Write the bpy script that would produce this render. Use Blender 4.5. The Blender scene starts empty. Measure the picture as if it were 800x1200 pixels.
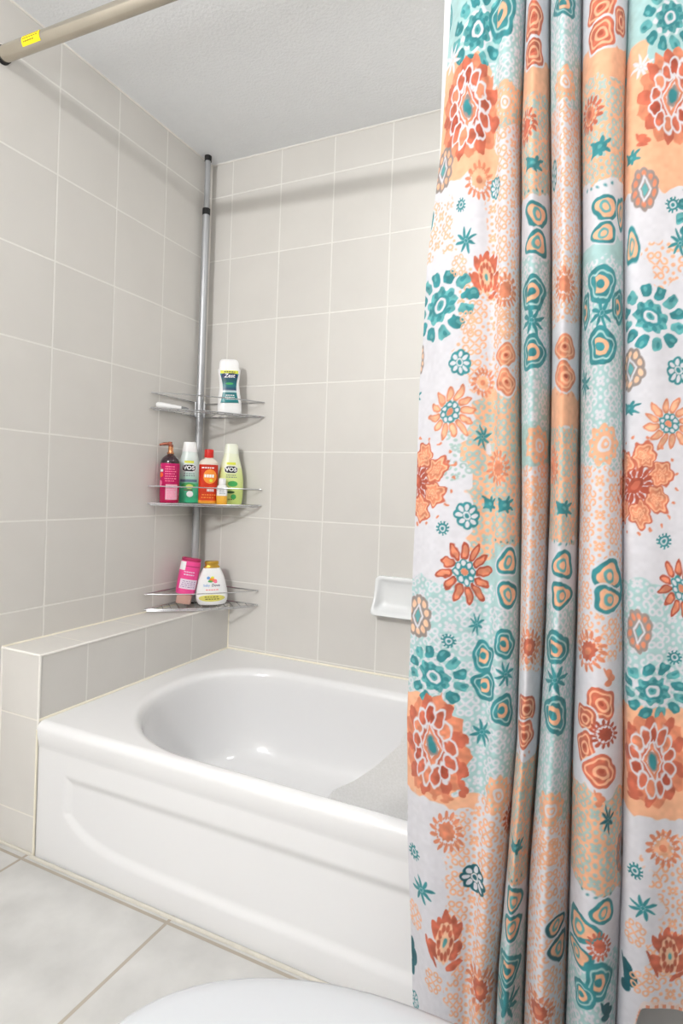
import bpy, bmesh, math, random
import numpy as np
from mathutils import Vector, Matrix
random.seed(3)
SC=bpy.context.scene; COL=SC.collection
PI=math.pi
# ------------------------------------------------------------------ helpers
def lin(c):
    c=[x/255.0 for x in c]
    return [x/12.92 if x<=.04045 else ((x+.055)/1.055)**2.4 for x in c]
class N:
    """tiny node-tree builder"""
    def __init__(s,name):
        s.m=bpy.data.materials.new(name); s.m.use_nodes=True; s.t=s.m.node_tree; s.b=s.t.nodes['Principled BSDF']; s.out=s.t.nodes['Material Output']
    def n(s,kind,**kw):
        x=s.t.nodes.new(kind)
        for k,v in kw.items(): setattr(x,k,v)
        return x
    def l(s,a,b): s.t.links.new(a,b)
    def math(s,op,a,b=None,c=None):
        x=s.n('ShaderNodeMath',operation=op)
        for i,v in enumerate((a,b,c)):
            if v is None: continue
            if isinstance(v,(int,float)): x.inputs[i].default_value=v
            else: s.l(v,x.inputs[i])
        return x.outputs[0]
    def mix(s,f,a,b):
        x=s.n('ShaderNodeMix',data_type='RGBA')
        for i,v in ((0,f),(6,a),(7,b)):
            if isinstance(v,(int,float)): x.inputs[i].default_value=v
            elif isinstance(v,(list,tuple)): x.inputs[i].default_value=tuple(v)+(1,) if len(v)==3 else v
            else: s.l(v,x.inputs[i])
        return x.outputs[2]
    def obj(s): return s.n('ShaderNodeTexCoord').outputs['Object']
    def noise(s,scale,detail=3,vec=None):
        x=s.n('ShaderNodeTexNoise'); x.inputs['Scale'].default_value=scale; x.inputs['Detail'].default_value=detail
        s.l(vec if vec is not None else s.obj(),x.inputs['Vector']); return x.outputs['Fac']
    def bump(s,h,strength,dist):
        x=s.n('ShaderNodeBump'); x.inputs['Strength'].default_value=strength; x.inputs['Distance'].default_value=dist
        s.l(h,x.inputs['Height']); s.l(x.outputs[0],s.b.inputs['Normal'])
    def set(s,**kw):
        for k,v in kw.items():
            k=k.replace('_',' ')
            i=s.b.inputs[k]
            if isinstance(v,(int,float)): i.default_value=v
            elif isinstance(v,(list,tuple)): i.default_value=tuple(v)+(1,)
            else: s.l(v,i)
def mat(name,rgb,rough=.5,metal=0.0,var=.04,vscale=30,coat=0.0,trans=0.0,spec=.5,alpha=1.0,bump=None,ior=1.45):
    g=N(name); c=lin(rgb)
    f=g.noise(vscale,2)
    col=g.mix(f,[x*(1-var) for x in c],[min(1,x*(1+var)) for x in c])
    g.set(Base_Color=col,Roughness=rough,Metallic=metal,Coat_Weight=coat,Transmission_Weight=trans,Specular_IOR_Level=spec,Alpha=alpha,IOR=ior)
    if coat: g.b.inputs['Coat Roughness'].default_value=.06
    if bump: g.bump(g.noise(bump[0],3),bump[1],bump[2])
    return g.m
def tiles(name,ax1,o1,w,ax2,o2,h,grout,rgb,grgb,rough,var,gw2=None,mott=.05,mscale=8):
    """rectangular tiles with grout on two object-space axes"""
    g=N(name); sep=g.n('ShaderNodeSeparateXYZ'); g.l(g.obj(),sep.inputs[0])
    def cell(ax,o,w):
        v=g.math('DIVIDE',g.math('SUBTRACT',sep.outputs[ax],o),w) if w else None
        if v is None: return None,None
        fl=g.math('FLOOR',v); fr=g.math('FRACT',v)
        d=g.math('MULTIPLY',g.math('MINIMUM',fr,g.math('SUBTRACT',1.0,fr)),w); return fl,d
    f1,d1=cell(ax1,o1,w); f2,d2=cell(ax2,o2,h)
    d=d1 if d2 is None else (d2 if d1 is None else g.math('MINIMUM',d1,d2))
    mr=g.n('ShaderNodeMapRange'); mr.interpolation_type='SMOOTHSTEP'
    mr.inputs[1].default_value=grout*.5-.0006; mr.inputs[2].default_value=grout*.5+.0010; g.l(d,mr.inputs[0])
    tile=mr.outputs[0]
    cx=g.n('ShaderNodeCombineXYZ')
    for i,f in enumerate((f1,f2)):
        if f is not None: g.l(f,cx.inputs[i])
    wn=g.n('ShaderNodeTexWhiteNoise'); g.l(cx.outputs[0],wn.inputs['Vector'])
    c=lin(rgb); n1=g.noise(mscale,5); 
    base=g.mix(n1,[x*(1-mott) for x in c],[x*(1+mott) for x in c])
    base=g.mix(g.math('MULTIPLY',wn.outputs['Value'],var),base,[x*.90 for x in c])
    gn=g.noise(60,3)
    gc=lin(grgb); gr=g.mix(gn,[x*.93 for x in gc],gc)
    g.set(Base_Color=g.mix(tile,gr,base))
    g.l(g.math('MULTIPLY_ADD',tile,rough-.8,.8),g.b.inputs['Roughness'])
    g.set(Specular_IOR_Level=.35)
    g.bump(g.math('ADD',tile,g.math('MULTIPLY',g.noise(90,2),.04)),.5,.0012)
    return g.m
def link(name,me,parent=None):
    o=bpy.data.objects.new(name,me); COL.objects.link(o)
    if parent: o.parent=parent
    return o
def meshobj(name,V,F,m,parent=None,smooth=True,fm=None,sharp=None):
    me=bpy.data.meshes.new(name); me.from_pydata([tuple(map(float,v)) for v in V],[],F)
    for x in (m if isinstance(m,(list,tuple)) else [m]): me.materials.append(x)
    if fm: me.polygons.foreach_set('material_index',fm)
    bm=bmesh.new(); bm.from_mesh(me); bmesh.ops.recalc_face_normals(bm,faces=bm.faces); bm.to_mesh(me); bm.free()
    if smooth:
        me.polygons.foreach_set('use_smooth',[True]*len(me.polygons))
        me.set_sharp_from_angle(angle=math.radians(sharp or 40))
    me.update(); return link(name,me,parent)
def empty(name,loc=(0,0,0),rot=(0,0,0)):
    o=bpy.data.objects.new(name,None); o.empty_display_size=.05; COL.objects.link(o); o.location=loc; o.rotation_euler=rot; return o
def tag(o,label=None,cat=None,group=None,kind=None):
    if label: o['label']=label
    if cat: o['category']=cat
    if group: o['group']=group
    if kind: o['kind']=kind
    return o
def box(x0,x1,y0,y1,z0,z1):
    V=[(x,y,z) for x in(x0,x1) for y in(y0,y1) for z in(z0,z1)]
    F=[(0,1,3,2),(4,6,7,5),(0,4,5,1),(2,3,7,6),(0,2,6,4),(1,5,7,3)]
    return V,F
def bevelbox(name,b,m,r,parent=None,seg=3):
    V,F=box(*b); o=meshobj(name,V,F,m,parent,False)
    bm=bmesh.new(); bm.from_mesh(o.data); bmesh.ops.bevel(bm,geom=bm.edges[:],offset=r,segments=seg,profile=.5,affect='EDGES')
    bm.to_mesh(o.data); bm.free(); o.data.polygons.foreach_set('use_smooth',[True]*len(o.data.polygons)); o.data.set_sharp_from_angle(angle=math.radians(50)); return o
class MB:
    def __init__(s): s.V=[]; s.F=[]; s.M=[]
    def add(s,V,F,mi=0):
        k=len(s.V); s.V+=list(V); s.F+=[tuple(i+k for i in f) for f in F]; s.M+=[mi]*len(F)
    def tube(s,path,r,n=10,closed=False,mi=0,cap=True):
        P=[Vector(p) for p in path]; K=len(P); rings=[]
        rr=r if isinstance(r,(list,tuple)) else [r]*K
        up=None
        for i,p in enumerate(P):
            a=P[(i-1)%K] if (closed or i>0) else P[i]; b=P[(i+1)%K] if (closed or i<K-1) else P[i]
            t=(b-a).normalized()
            if up is None: up=Vector((0,0,1)) if abs(t.z)<.9 else Vector((1,0,0))
            sd=t.cross(up).normalized(); up=sd.cross(t).normalized()
            rings.append([tuple(p+rr[i]*(math.cos(2*PI*j/n)*sd+math.sin(2*PI*j/n)*up)) for j in range(n)])
        V=[v for q in rings for v in q]; F=[]
        for i in range(K if closed else K-1):
            for j in range(n):
                F.append((i*n+j,i*n+(j+1)%n,((i+1)%K)*n+(j+1)%n,((i+1)%K)*n+j))
        if cap and not closed: F+=[tuple(range(n))[::-1],tuple(range((K-1)*n,K*n))]
        s.add(V,F,mi)
    def loops(s,L,mi=0,cap0=False,cap1=False,closed=True):
        n=len(L[0]); V=[v for q in L for v in q]; F=[]
        for i in range(len(L)-1):
            for j in range(n if closed else n-1):
                F.append((i*n+j,i*n+(j+1)%n,(i+1)*n+(j+1)%n,(i+1)*n+j))
        if cap0: F.append(tuple(range(n))[::-1])
        if cap1: F.append(tuple(range((len(L)-1)*n,len(L)*n)))
        s.add(V,F,mi)
    def build(s,name,m,parent=None,smooth=True,sharp=None):
        return meshobj(name,s.V,s.F,m,parent,smooth,s.M,sharp)
def smoothpath(P,n=8,closed=False):
    P=[Vector(p) for p in P]; K=len(P); out=[]
    for i in range(K if closed else K-1):
        g=lambda j: P[j%K] if closed else (P[j] if 0<=j<K else (2*P[0]-P[1] if j<0 else 2*P[-1]-P[-2]))
        p0,p1,p2,p3=g(i-1),g(i),g(i+1),g(i+2)
        for k in range(n):
            t=k/n; out.append(.5*((2*p1)+(-p0+p2)*t+(2*p0-5*p1+4*p2-p3)*t*t+(-p0+3*p1-3*p2+p3)*t**3))
    if not closed: out.append(P[-1])
    return out
def text_mesh(s,size,align='CENTER',bold=0.0,shear=0.0):
    cu=bpy.data.curves.new('lettering','FONT'); cu.body=s; cu.size=size; cu.align_x=align; cu.align_y='CENTER'; cu.offset=bold; cu.shear=shear; cu.resolution_u=3
    o=bpy.data.objects.new('lettering',cu); COL.objects.link(o)
    dg=bpy.context.evaluated_depsgraph_get(); me=bpy.data.meshes.new_from_object(o.evaluated_get(dg))
    V=[tuple(v.co) for v in me.vertices]; F=[tuple(p.vertices) for p in me.polygons]
    bpy.data.objects.remove(o); bpy.data.curves.remove(cu); bpy.data.meshes.remove(me)
    return V,F
# ------------------------------------------------------------------ measures (metres)
ZC=2.2809; RIM=.356; LEDGE=.5305; LW=.1538; TD=.8313; XR=1.79
TW,TH=.2243,.254; ROW0=ZC-.1344
# ------------------------------------------------------------------ materials
WALLC=(215,212,207); GROUT=(236,234,229)
M_left=tiles('wall tile facing the room','Y',-.2562,TW,'Z',ROW0,TH,.0046,WALLC,GROUT,.35,.35)
M_back=tiles('wall tile behind the tub','X',.1039,TW,'Z',ROW0,TH,.0046,WALLC,GROUT,.35,.35)
M_ledge_side=tiles('ledge tile side','Y',-.2189,.2290,'Z',-9,99,.004,WALLC,GROUT,.35,.3)
M_ledge_top=tiles('ledge tile top','Y',-.2189,.2290,'X',-9,99,.004,(214,211,206),(236,232,224),.32,.3)
M_ledge_end=tiles('ledge tile end','X',-9,99,'Z',.100,.258,.004,WALLC,(236,232,224),.35,.3)
M_floor=tiles('floor tile','X',.137,.490,'Y',-1.345,.490,.008,(194,193,190),(170,161,148),.42,.25,mott=.30,mscale=9)
M_paint=mat('white wall paint',(226,224,220),.6,bump=(150,.15,.001))
M_ceil=mat('white sprayed ceiling',(241,243,245),.8,var=.02,bump=(110,.55,.004))
M_tub=mat('glossy white tub enamel',(230,230,231),.22,var=.006,vscale=3,coat=.6)
M_por=mat('white glazed porcelain',(228,230,231),.14,var=.006,vscale=3,coat=.6)
M_seat=mat('white toilet seat plastic',(200,203,207),.25,var=.006,vscale=3,coat=.3)
M_caulk=mat('cream caulk',(238,232,214),.6,var=.06,vscale=25)
M_wcaulk=mat('white caulk',(238,235,229),.6)
M_chrome=mat('chromed wire',(200,200,202),.22,1.0,var=.05,vscale=60)
M_pole=mat('grey satin pole metal',(182,184,187),.42,.6,var=.03,vscale=20)
M_black=mat('black rubber',(24,24,26),.5)
M_rod=mat('brushed nickel rod',(196,188,174),.24,.92,var=.08,vscale=14)
M_yellow=mat('yellow paper sticker',(250,222,30),.6)
M_ink=mat('dark sticker ink',(95,80,20),.7)
M_hall=mat('hallway paint',(140,133,124),.7)
# ------------------------------------------------------------------ shell
def slab(name,b,m):
    V,F=box(*b); o=meshobj(name,V,F,m,None,False); o['kind']='structure'; return o
slab('floor',(-.12,3.1,-3.4,.12,-.1,0),M_floor)
slab('ceiling',(-.12,3.1,-3.4,.12,ZC,ZC+.1),M_ceil)
# left wall : tiled beside the tub, painted further on
V,F=box(-.12,0,-.905,.12,0,ZC); V2,F2=box(-.12,0,-3.4,-.905,0,ZC)
mb=MB(); mb.add(V,F,0); mb.add(V2,F2,1); o=mb.build('wall_left',[M_left,M_paint],None,False); o['kind']='structure'
slab('wall_back',(0,XR+.12,0,.12,0,ZC),M_back)
V,F=box(XR,XR+.12,-.905,0,0,ZC); V2,F2=box(XR,XR+.12,-1.72,-.905,0,ZC)
mb=MB(); mb.add(V,F,0); mb.add(V2,F2,1); o=mb.build('wall_right',[M_left,M_paint],None,False); o['kind']='structure'
slab('wall_hall',(2.98,3.1,-3.4,-1.6,0,ZC),M_hall)
slab('wall_front',(-.12,3.1,-3.52,-3.4,0,ZC),M_hall)
slab('wall_hall_return',(XR+.12,3.1,-1.72,-1.60,0,ZC),M_hall)
# tiled ledge between left wall and tub
V,F=box(0,LW,-TD,0,0,LEDGE)
# faces: 0 x0,1 x1,2 y0,3 y1,4 z0,5 z1
o=meshobj('wall_ledge',V,F,[M_ledge_side,M_ledge_top,M_ledge_end],None,False,[0,0,2,0,1,1]); o['kind']='structure'
def bead(name,paths,r,m):
    mb=MB()
    for p in paths: mb.tube(p,r,8)
    o=mb.build(name,m); o['kind']='structure'; return o
zz=RIM+.002
bead('trim_1',[[(LW+.001,-TD,zz),(LW+.001,-.001,zz)],[(LW,-.002,zz),(XR,-.002,zz)]],.0042,M_caulk)
bead('trim_2',[[(LW,-.001,zz),(LW,-.001,LEDGE)],[(0.001,-TD,LEDGE+.001),(.001,0,LEDGE+.001)],[(LW+.003,-TD-.004,.0),(LW+.003,-TD-.004,RIM-.02)]],.0032,M_caulk)
bead('trim_3',[[(LW-.001,-TD+.001,LEDGE-.001),(LW-.001,-.001,LEDGE-.001)],[(0,-TD+.001,LEDGE-.001),(LW-.001,-TD+.001,LEDGE-.001)],[(LW-.001,-TD+.001,.0),(LW-.001,-TD+.001,LEDGE)],[(.003,-TD,0),(.003,-TD,LEDGE)]],.0034,M_wcaulk)
bead('trim_4',[[(.001,-.905,ZC-.001),(.001,0,ZC-.001)],[(0,-.001,ZC-.001),(XR,-.001,ZC-.001)],[(.0005,-.0005,LEDGE),(.0005,-.0005,ZC)]],.0035,M_wcaulk)
M_fgrout=mat('floor edge grout',(204,199,188),.8,var=.12,vscale=40)
bead('trim_5',[[(0,-TD-.003,.001),(LW,-TD-.003,.001)],[(LW,-TD-.009,.001),(XR,-TD-.009,.001)]],.0045,M_fgrout)
# ------------------------------------------------------------------ bathtub
tub=empty('bathtub',((LW+XR)/2,-.415,0))
tag(tub,'built-in white enamel bathtub with an embossed front below the tiled ledge','bathtub')
def T(v): return (v[0]-(LW+XR)/2,v[1]+.415,v[2])
def rrect(x0,x1,y0,y1,rs,n=14):
    # corner radii rs = (x0y0, x1y0, x1y1, x0y1); counter-clockwise
    out=[]
    for (cx,cy,r,a0) in ((x0+rs[0],y0+rs[0],rs[0],PI),(x1-rs[1],y0+rs[1],rs[1],1.5*PI),(x1-rs[2],y1-rs[2],rs[2],0),(x0+rs[3],y1-rs[3],rs[3],.5*PI)):
        for k in range(n+1):
            a=a0+.5*PI*k/n; out.append((cx+r*math.cos(a),cy+r*math.sin(a)))
        # straight run to next corner
    # resample evenly
    P=[Vector((p[0],p[1],0)) for p in out]; K=len(P); L=[0]
    for i in range(K): L.append(L[-1]+(P[(i+1)%K]-P[i]).length)
    return P,L
def resample(PL,n=160):
    P,L=PL; tot=L[-1]; res=[]; i=0
    for k in range(n):
        d=tot*k/n
        while L[i+1]<d: i+=1
        t=(d-L[i])/max(1e-9,L[i+1]-L[i]); res.append(P[i].lerp(P[(i+1)%len(P)],t))
    return res
YF=-TD-.006
def byangle(PL,n=192,c=(.95,-.47)):
    P=resample(PL,1600); A=[math.atan2(p.y-c[1],p.x-c[0]) for p in P]
    o=sorted(range(len(P)),key=lambda i:A[i]); A=[A[i] for i in o]; P=[P[i] for i in o]
    # target angles follow the basin opening
    return A,P
inner=rrect(.262,1.62,-.795,-.150,(.36,.20,.20,.24))
ref=resample(inner,208)
AN=[math.atan2(p.y+.47,p.x-.95) for p in ref]
def ringat(x0,x1,y0,y1,rs,z):
    A,P=byangle(rrect(x0,x1,y0,y1,rs)); res=[]
    A=np.array(A); X=np.array([p.x for p in P]); Y=np.array([p.y for p in P])
    A3=np.concatenate([A-2*PI,A,A+2*PI]); X3=np.tile(X,3); Y3=np.tile(Y,3)
    return [T((float(np.interp(a,A3,X3)),float(np.interp(a,A3,Y3)),z)) for a in AN]
def off(d,r=0): return (.262+d,1.62-d*2.2,-.795+d*.75,-.150-d*.75,(max(.05,.36-d*.8),max(.05,.20-d*.5),max(.05,.20-d*.5),max(.05,.24-d*.5)))
L=[]
def outer(e,z): return ringat(LW+.001+e,XR-.002-e,YF+.022,-.002-e,(.004,.004,.004,.004),z)
O_=outer(0,RIM+.001)
for c_ in ((LW+.001,YF+.022),(XR-.002,YF+.022),(XR-.002,-.002),(LW+.001,-.002)):   # keep the square outer corners
    c3=T((c_[0],c_[1],RIM+.001)); i_=min(range(len(O_)),key=lambda i:(O_[i][0]-c3[0])**2+(O_[i][1]-c3[1])**2); O_[i_]=c3
L.append(O_)
for d,z in ((-.030,RIM+.001),(-.020,RIM+.0008),(-.012,RIM-.0005),(-.004,RIM-.004),(.003,RIM-.010),(.008,RIM-.020),(.012,RIM-.040),(.020,.26),(.032,.18),(.045,.13),(.060,.10),(.080,.078),(.105,.066),(.14,.060),(.19,.056)):
    b=off(d); L.append(ringat(b[0],b[1],max(b[2],YF+.026) if d<0 else b[2],b[3],b[4],z))
mb=MB(); mb.loops(L); 
n=len(AN); mb.F.append(tuple(range((len(L)-1)*n,len(L)*n))); mb.M.append(0)
basin=mb.build('basin',M_tub,tub,True,60)
# apron : front skirt with rounded rim and an embossed panel
def panel_depth(x,z):
    # signed distance to the recessed panel outline, metres (positive inside)
    top=.232+.006*(x-.27)/.9; bot=.064+.075*math.exp(-((x-.262)/.075))
    dl=x-.262; dr=(XR-.12)-x
    d=min(top-z,z-bot,dl,dr)
    t=min(1,max(0,(d+.008)/.026)); return .007*(t*t*(3-2*t))
prof=[]
for k in range(9):
    a=.5*PI*k/8; prof.append((YF+.022-.022*math.sin(a),RIM-.021+.022*math.cos(a)))
prof+= [(YF+.0005,RIM-.034),(YF+.002,RIM-.046),(YF+.004,RIM-.056)]
zs=[.292-.004*k for k in range(int(.292/.004)+1)]
xs=[LW+.003+(XR-LW-.006)*k/420 for k in range(421)]
rows=[]
for y,z in prof: rows.append([T((x,y,z)) for x in xs])
for z in zs: rows.append([T((x,YF+.006+panel_depth(x,z),max(0,z))) for x in xs])
mb=MB(); mb.loops(rows,closed=False); mb.build('apron',M_tub,tub,True,70)
# ------------------------------------------------------------------ soap dish
sd=empty('soap_dish',(.855,0,.571)); tag(sd,'white ceramic soap dish set in the tiled wall beside the curtain','soap dish')
def sring(inset,front,n=96,grow=0.0):
    hw,h=.083-inset,.132-2*inset; out=[]
    r=.018
    P=resample(rrect(-hw,hw,inset,inset+h,(r,r,r,r),8),n)
    for p in P:
        t=1-min(1,max(0,p.y/.132))                 # 1 at the bottom lip
        wav=1+.055*(t**2)-.03*math.sin(PI*min(1,max(0,p.y/.132)))
        yy=front(t)
        out.append((p.x*wav,-yy,p.y))
    return out
lip=lambda t:.016+.040*t**1.6
S_=[sring(0,lambda t:0.0),sring(0,lambda t:lip(t)*.6),sring(.001,lambda t:lip(t)*.93),sring(.004,lambda t:lip(t)),sring(.008,lambda t:lip(t)),sring(.012,lambda t:lip(t)*.95),sring(.016,lambda t:.010+.018*t),sring(.024,lambda t:.007+.008*t),sring(.04,lambda t:.006+.005*t)]
mb=MB(); mb.loops(S_); n=96; mb.F.append(tuple(range((len(S_)-1)*n,len(S_)*n))); mb.M.append(0)
mb.build('dish',M_por,sd,True,50)
# ------------------------------------------------------------------ shower rod
RODY=-.885
rz=lambda x: 2.118-.028*x
rod=empty('shower_rod',(0,RODY,rz(0))); tag(rod,'brushed metal shower curtain rod with a yellow sticker near the left wall','curtain rod')
def RL(x,dy=0,dz=0): return (x,dy,rz(x)-rz(0)+dz)
mb=MB(); mb.tube([RL(.012),RL(.9)],.0192,24); mb.build('rod_tube',M_rod,rod)
mb=MB(); mb.tube([RL(.9),RL(XR-.012)],.0165,24); mb.build('inner_tube',M_rod,rod)
for x0,x1 in ((.0,.012),(XR-.022,XR)):
    mb=MB(); mb.tube([RL(x0),RL(x0+(x1-x0)*.35),RL(x0+(x1-x0)*.45),RL(x1)] if x0<1 else [RL(x1),RL(x1-.008),RL(x1-.010),RL(x0)],[.0225,.0225,.0215,.0215],24); mb.build('end_cap',M_black,rod)
# sticker wrapped on the tube
def wrap(x,ang,r=.0197): return RL(x,-r*math.cos(ang),r*math.sin(ang))
V=[];F=[];nx,na=6,12
x0,x1=.104,.170
for i in range(nx+1):
    for j in range(na+1): V.append(wrap(x0+(x1-x0)*i/nx,-.80+1.60*j/na))
for i in range(nx):
    for j in range(na): F.append((i*(na+1)+j,(i+1)*(na+1)+j,(i+1)*(na+1)+j+1,i*(na+1)+j+1))
stk=meshobj('sticker',V,F,M_yellow,rod); stk['label']='yellow paper sticker with faint dark lines'
mb=MB()
for row,(a,xa,xb) in enumerate(((.42,.08,.9),(.05,.08,.85),(-.32,.1,.6))):
    k=xa
    while k<xb:
        w=.05+.07*random.random(); pts=[]
        for q in range(2): 
            xx=x0+(x1-x0)*(k+q*w); pts.append([wrap(xx,a-.055,.01995),wrap(xx,a+.055,.01995)])
        mb.add([pts[0][0],pts[1][0],pts[1][1],pts[0][1]],[(0,1,2,3)]); k+=w+.03
mb.build('print_lines',M_ink,stk,False)
# ------------------------------------------------------------------ corner caddy
PX,PY=.028,-.062
cad=empty('corner_caddy',(PX,PY,LEDGE)); tag(cad,'grey tension pole corner caddy with three chrome wire shelves standing on the ledge','shower caddy')
cl=lambda p:(p[0]-PX,p[1]-PY,p[2]-LEDGE)
mb=MB(); mb.tube([cl((PX,PY,.536)),cl((PX,PY,2.052))],.0138,20); mb.build('lower_pole',M_pole,cad)
mb=MB(); mb.tube([cl((PX,PY,2.04)),cl((PX,PY,ZC-.012))],.0108,20); mb.build('upper_pole',M_pole,cad)
mb=MB(); mb.tube([cl((PX,PY,2.050)),cl((PX,PY,2.075))],.0148,20); mb.build('pole_collar',M_black,cad)
mb=MB(); mb.tube([cl((PX,PY,ZC-.02)),cl((PX,PY,ZC))],.0135,20); mb.build('pole_cap',M_black,cad)
mb=MB(); mb.tube([cl((PX,PY,LEDGE)),cl((PX,PY,LEDGE+.012))],.0165,20); mb.build('pole_foot',M_black,cad)
mb=MB(); mb.tube([cl((PX,PY,1.452)),cl((PX,PY,1.457))],.0146,20); mb.build('pole_ring',M_pole,cad)
A_=Vector((.016,-.300,0)); B_=Vector((.285,-.016,0)); Q_=Vector((.014,-.016,0))
def shelf_outline(n=10):
    nn=Vector((.733,-.68,0))
    front=[A_.lerp(B_,t)+nn*(.026*4*t*(1-t)) for t in [i/12 for i in range(13)]]
    P=front
    # right end loop, along the back wall to the corner, along the left wall
    P=P+[Vector((.290,-.009,0)),Vector((.270,-.006,0)),Vector((.16,-.006,0)),Vector((.06,-.007,0)),Vector((.010,-.012,0)),Vector((.007,-.06,0)),Vector((.006,-.17,0)),Vector((.006,-.285,0)),Vector((.009,-.305,0))]
    return smoothpath(P,4,True)
OUT=shelf_outline()
def make_shelf(z,zu,low):
    mb=MB()
    w=.0024
    base=[cl((p.x,p.y,z-w)) for p in OUT]
    mb.tube(base,w,8,True)
    # second bar of the front edge
    nn=Vector((.733,-.68,0))
    fr=[A_.lerp(B_,t)+nn*(.026*4*t*(1-t)-.004) for t in [i/16 for i in range(17)]]
    mb.tube([cl((p.x,p.y,z-.0085)) for p in fr],.0022,8)
    # floor wires, parallel to the bisector
    for k in range(1,14):
        t=k/14; f=A_.lerp(B_,t)+nn*(.026*4*t*(1-t)); d=Vector((-.733,.68,0)); e=f.copy()
        while e.x>.009 and e.y<-.009: e=e+d*.002
        if (e-f).length>.02 and abs((PX-f.x)*d.y-(PY-f.y)*d.x)>.018:
            mb.tube([cl((f.x,f.y,z-.0040)),cl((e.x,e.y,z-.0040))],.0016,6)
        elif (e-f).length>.02:
            e=Vector((PX,PY,0))-d*.017; mb.tube([cl((f.x,f.y,z-.0040)),cl((e.x,e.y,z-.0040))],.0016,6)
    sh=mb.build('wire_shelf',M_chrome,cad)
    mb=MB(); mb.tube([cl((p.x,p.y,zu)) for p in OUT],.0021,8,True); mb.build('guard_rail',M_chrome,sh)
    for s in(-1,1):   # bracket hugging the pole
        c=Vector((PX,PY,0))+Vector((.68,.733,0))*s*.0165+nn*.006
        mb=MB(); mb.tube([cl((c.x,c.y,z-.006)),cl((c.x,c.y,zu))],.0035,8); mb.build('bracket_prong',M_pole,sh)
    mb=MB(); mb.tube([cl((PX,PY,z-.010)),cl((PX,PY,z+.016))],.0172,16); mb.build('bracket',M_pole,sh)
SH=((1.266,1.318),(.926,.985),(.546,.598))
for i,(z,zu) in enumerate(SH): make_shelf(z,zu,i==2)
# ------------------------------------------------------------------ bottles
class Bottle:
    def __init__(s,profile,n=2.3,step=None):
        P=smoothpath([(a,b,c) for a,b,c in profile],6); s.z=np.array([p[0] for p in P]); s.w=np.array([max(p[1],.0008) for p in P]); s.d=np.array([max(p[2],.0008) for p in P]); s.n=n
    def wd(s,z): return float(np.interp(z,s.z,s.w)),float(np.interp(z,s.z,s.d))
    def front(s,x,z,o=.0005):
        w,d=s.wd(z); t=min(.985,abs(x)/w); return -d*(1-t**s.n)**(1/s.n)-o
    def ring(s,z,w,d,k=40):
        out=[]
        for j in range(k):
            a=2*PI*j/k; c,q=math.cos(a),math.sin(a)
            out.append((w*math.copysign(abs(c)**(2/s.n),c),d*math.copysign(abs(q)**(2/s.n),q),z))
        return out
    def body(s,name,m,parent,cap=True,inset=0):
        mb=MB(); mb.loops([s.ring(float(z),float(w),float(d)) for z,w,d in zip(s.z,s.w,s.d)],cap0=cap,cap1=cap); return mb.build(name,m,parent,True,50)
    def patch(s,name,m,parent,z0,z1,hw,o=.0005,nx=14,nz=16,xc=0.0,shape=None):
        V=[];F=[]
        for i in range(nz+1):
            z=z0+(z1-z0)*i/nz; t=i/nz*2-1
            h=hw(i/nz) if callable(hw) else hw
            if shape=='oval': h=h*math.sqrt(max(0.0004,1-t*t))
            elif shape=='round': h=h*(1-abs(t)**5)**.5 if abs(t)<1 else h*.6
            for j in range(nx+1):
                x=xc+h*(2*j/nx-1); V.append((x,s.front(x,z,o),z))
        for i in range(nz):
            for j in range(nx): F.append((i*(nx+1)+j,i*(nx+1)+j+1,(i+1)*(nx+1)+j+1,(i+1)*(nx+1)+j))
        return meshobj(name,V,F,m,parent)
    def text(s,txt,m,parent,xc,zc,size,o=.0011,bold=0.0,shear=0.0,xs=1.0):
        V,F=text_mesh(txt,size,'CENTER',bold,shear)
        return meshobj('lettering',[(xc+v[0]*xs,s.front(xc+v[0]*xs,zc+v[1],o),zc+v[1]) for v in V],F,m,parent,False)
    def lines(s,m,parent,z0,z1,rows,hw,o=.0009,xc=0.0,seed=1,th=.20):
        # rows of small illegible print
        R=random.Random(seed); mb=MB()
        for r in range(rows):
            zc=z0+(z1-z0)*(r+.5)/rows; h=(z1-z0)/rows*th; x=-hw*R.uniform(.75,1)
            while x<hw*.85:
                w=R.uniform(.15,.4)*hw; a,b=xc+x,xc+min(x+w,hw)
                mb.add([(a,s.front(a,zc-h,o),zc-h),(b,s.front(b,zc-h,o),zc-h),(b,s.front(b,zc+h,o),zc+h),(a,s.front(a,zc+h,o),zc+h)],[(0,1,2,3)]); x+=w+.1*hw
        return mb.build('small_print',m,parent,False)
ROT=math.radians(38); GB='toiletry bottles on the wire shelves'
def gradient(name,stops,rough=.3,trans=0.0,coat=.2):
    g=N(name); sep=g.n('ShaderNodeSeparateXYZ'); g.l(g.obj(),sep.inputs[0])
    r=g.n('ShaderNodeValToRGB'); z0,z1=stops[0][0],stops[-1][0]
    mr=g.n('ShaderNodeMapRange'); mr.inputs[1].default_value=z0; mr.inputs[2].default_value=z1; g.l(sep.outputs[2],mr.inputs[0]); g.l(mr.outputs[0],r.inputs[0])
    e=r.color_ramp.elements
    while len(e)<len(stops): e.new(.5)
    for i,(z,c) in enumerate(stops): e[i].position=(z-z0)/(z1-z0); e[i].color=tuple(lin(c))+(1,)
    g.set(Base_Color=r.outputs[0],Roughness=rough,Transmission_Weight=trans,Coat_Weight=coat); return g.m
P_white=mat('white bottle plastic',(244,244,244),.3,coat=.2,var=.01)
P_teal=gradient('teal label print',[(.045,(26,128,132)),(.078,(14,112,120)),(.082,(205,225,225)),(.090,(30,60,100)),(.104,(18,112,122)),(.128,(12,70,84)),(.150,(40,140,150)),(.168,(30,62,90))],.35)
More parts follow.
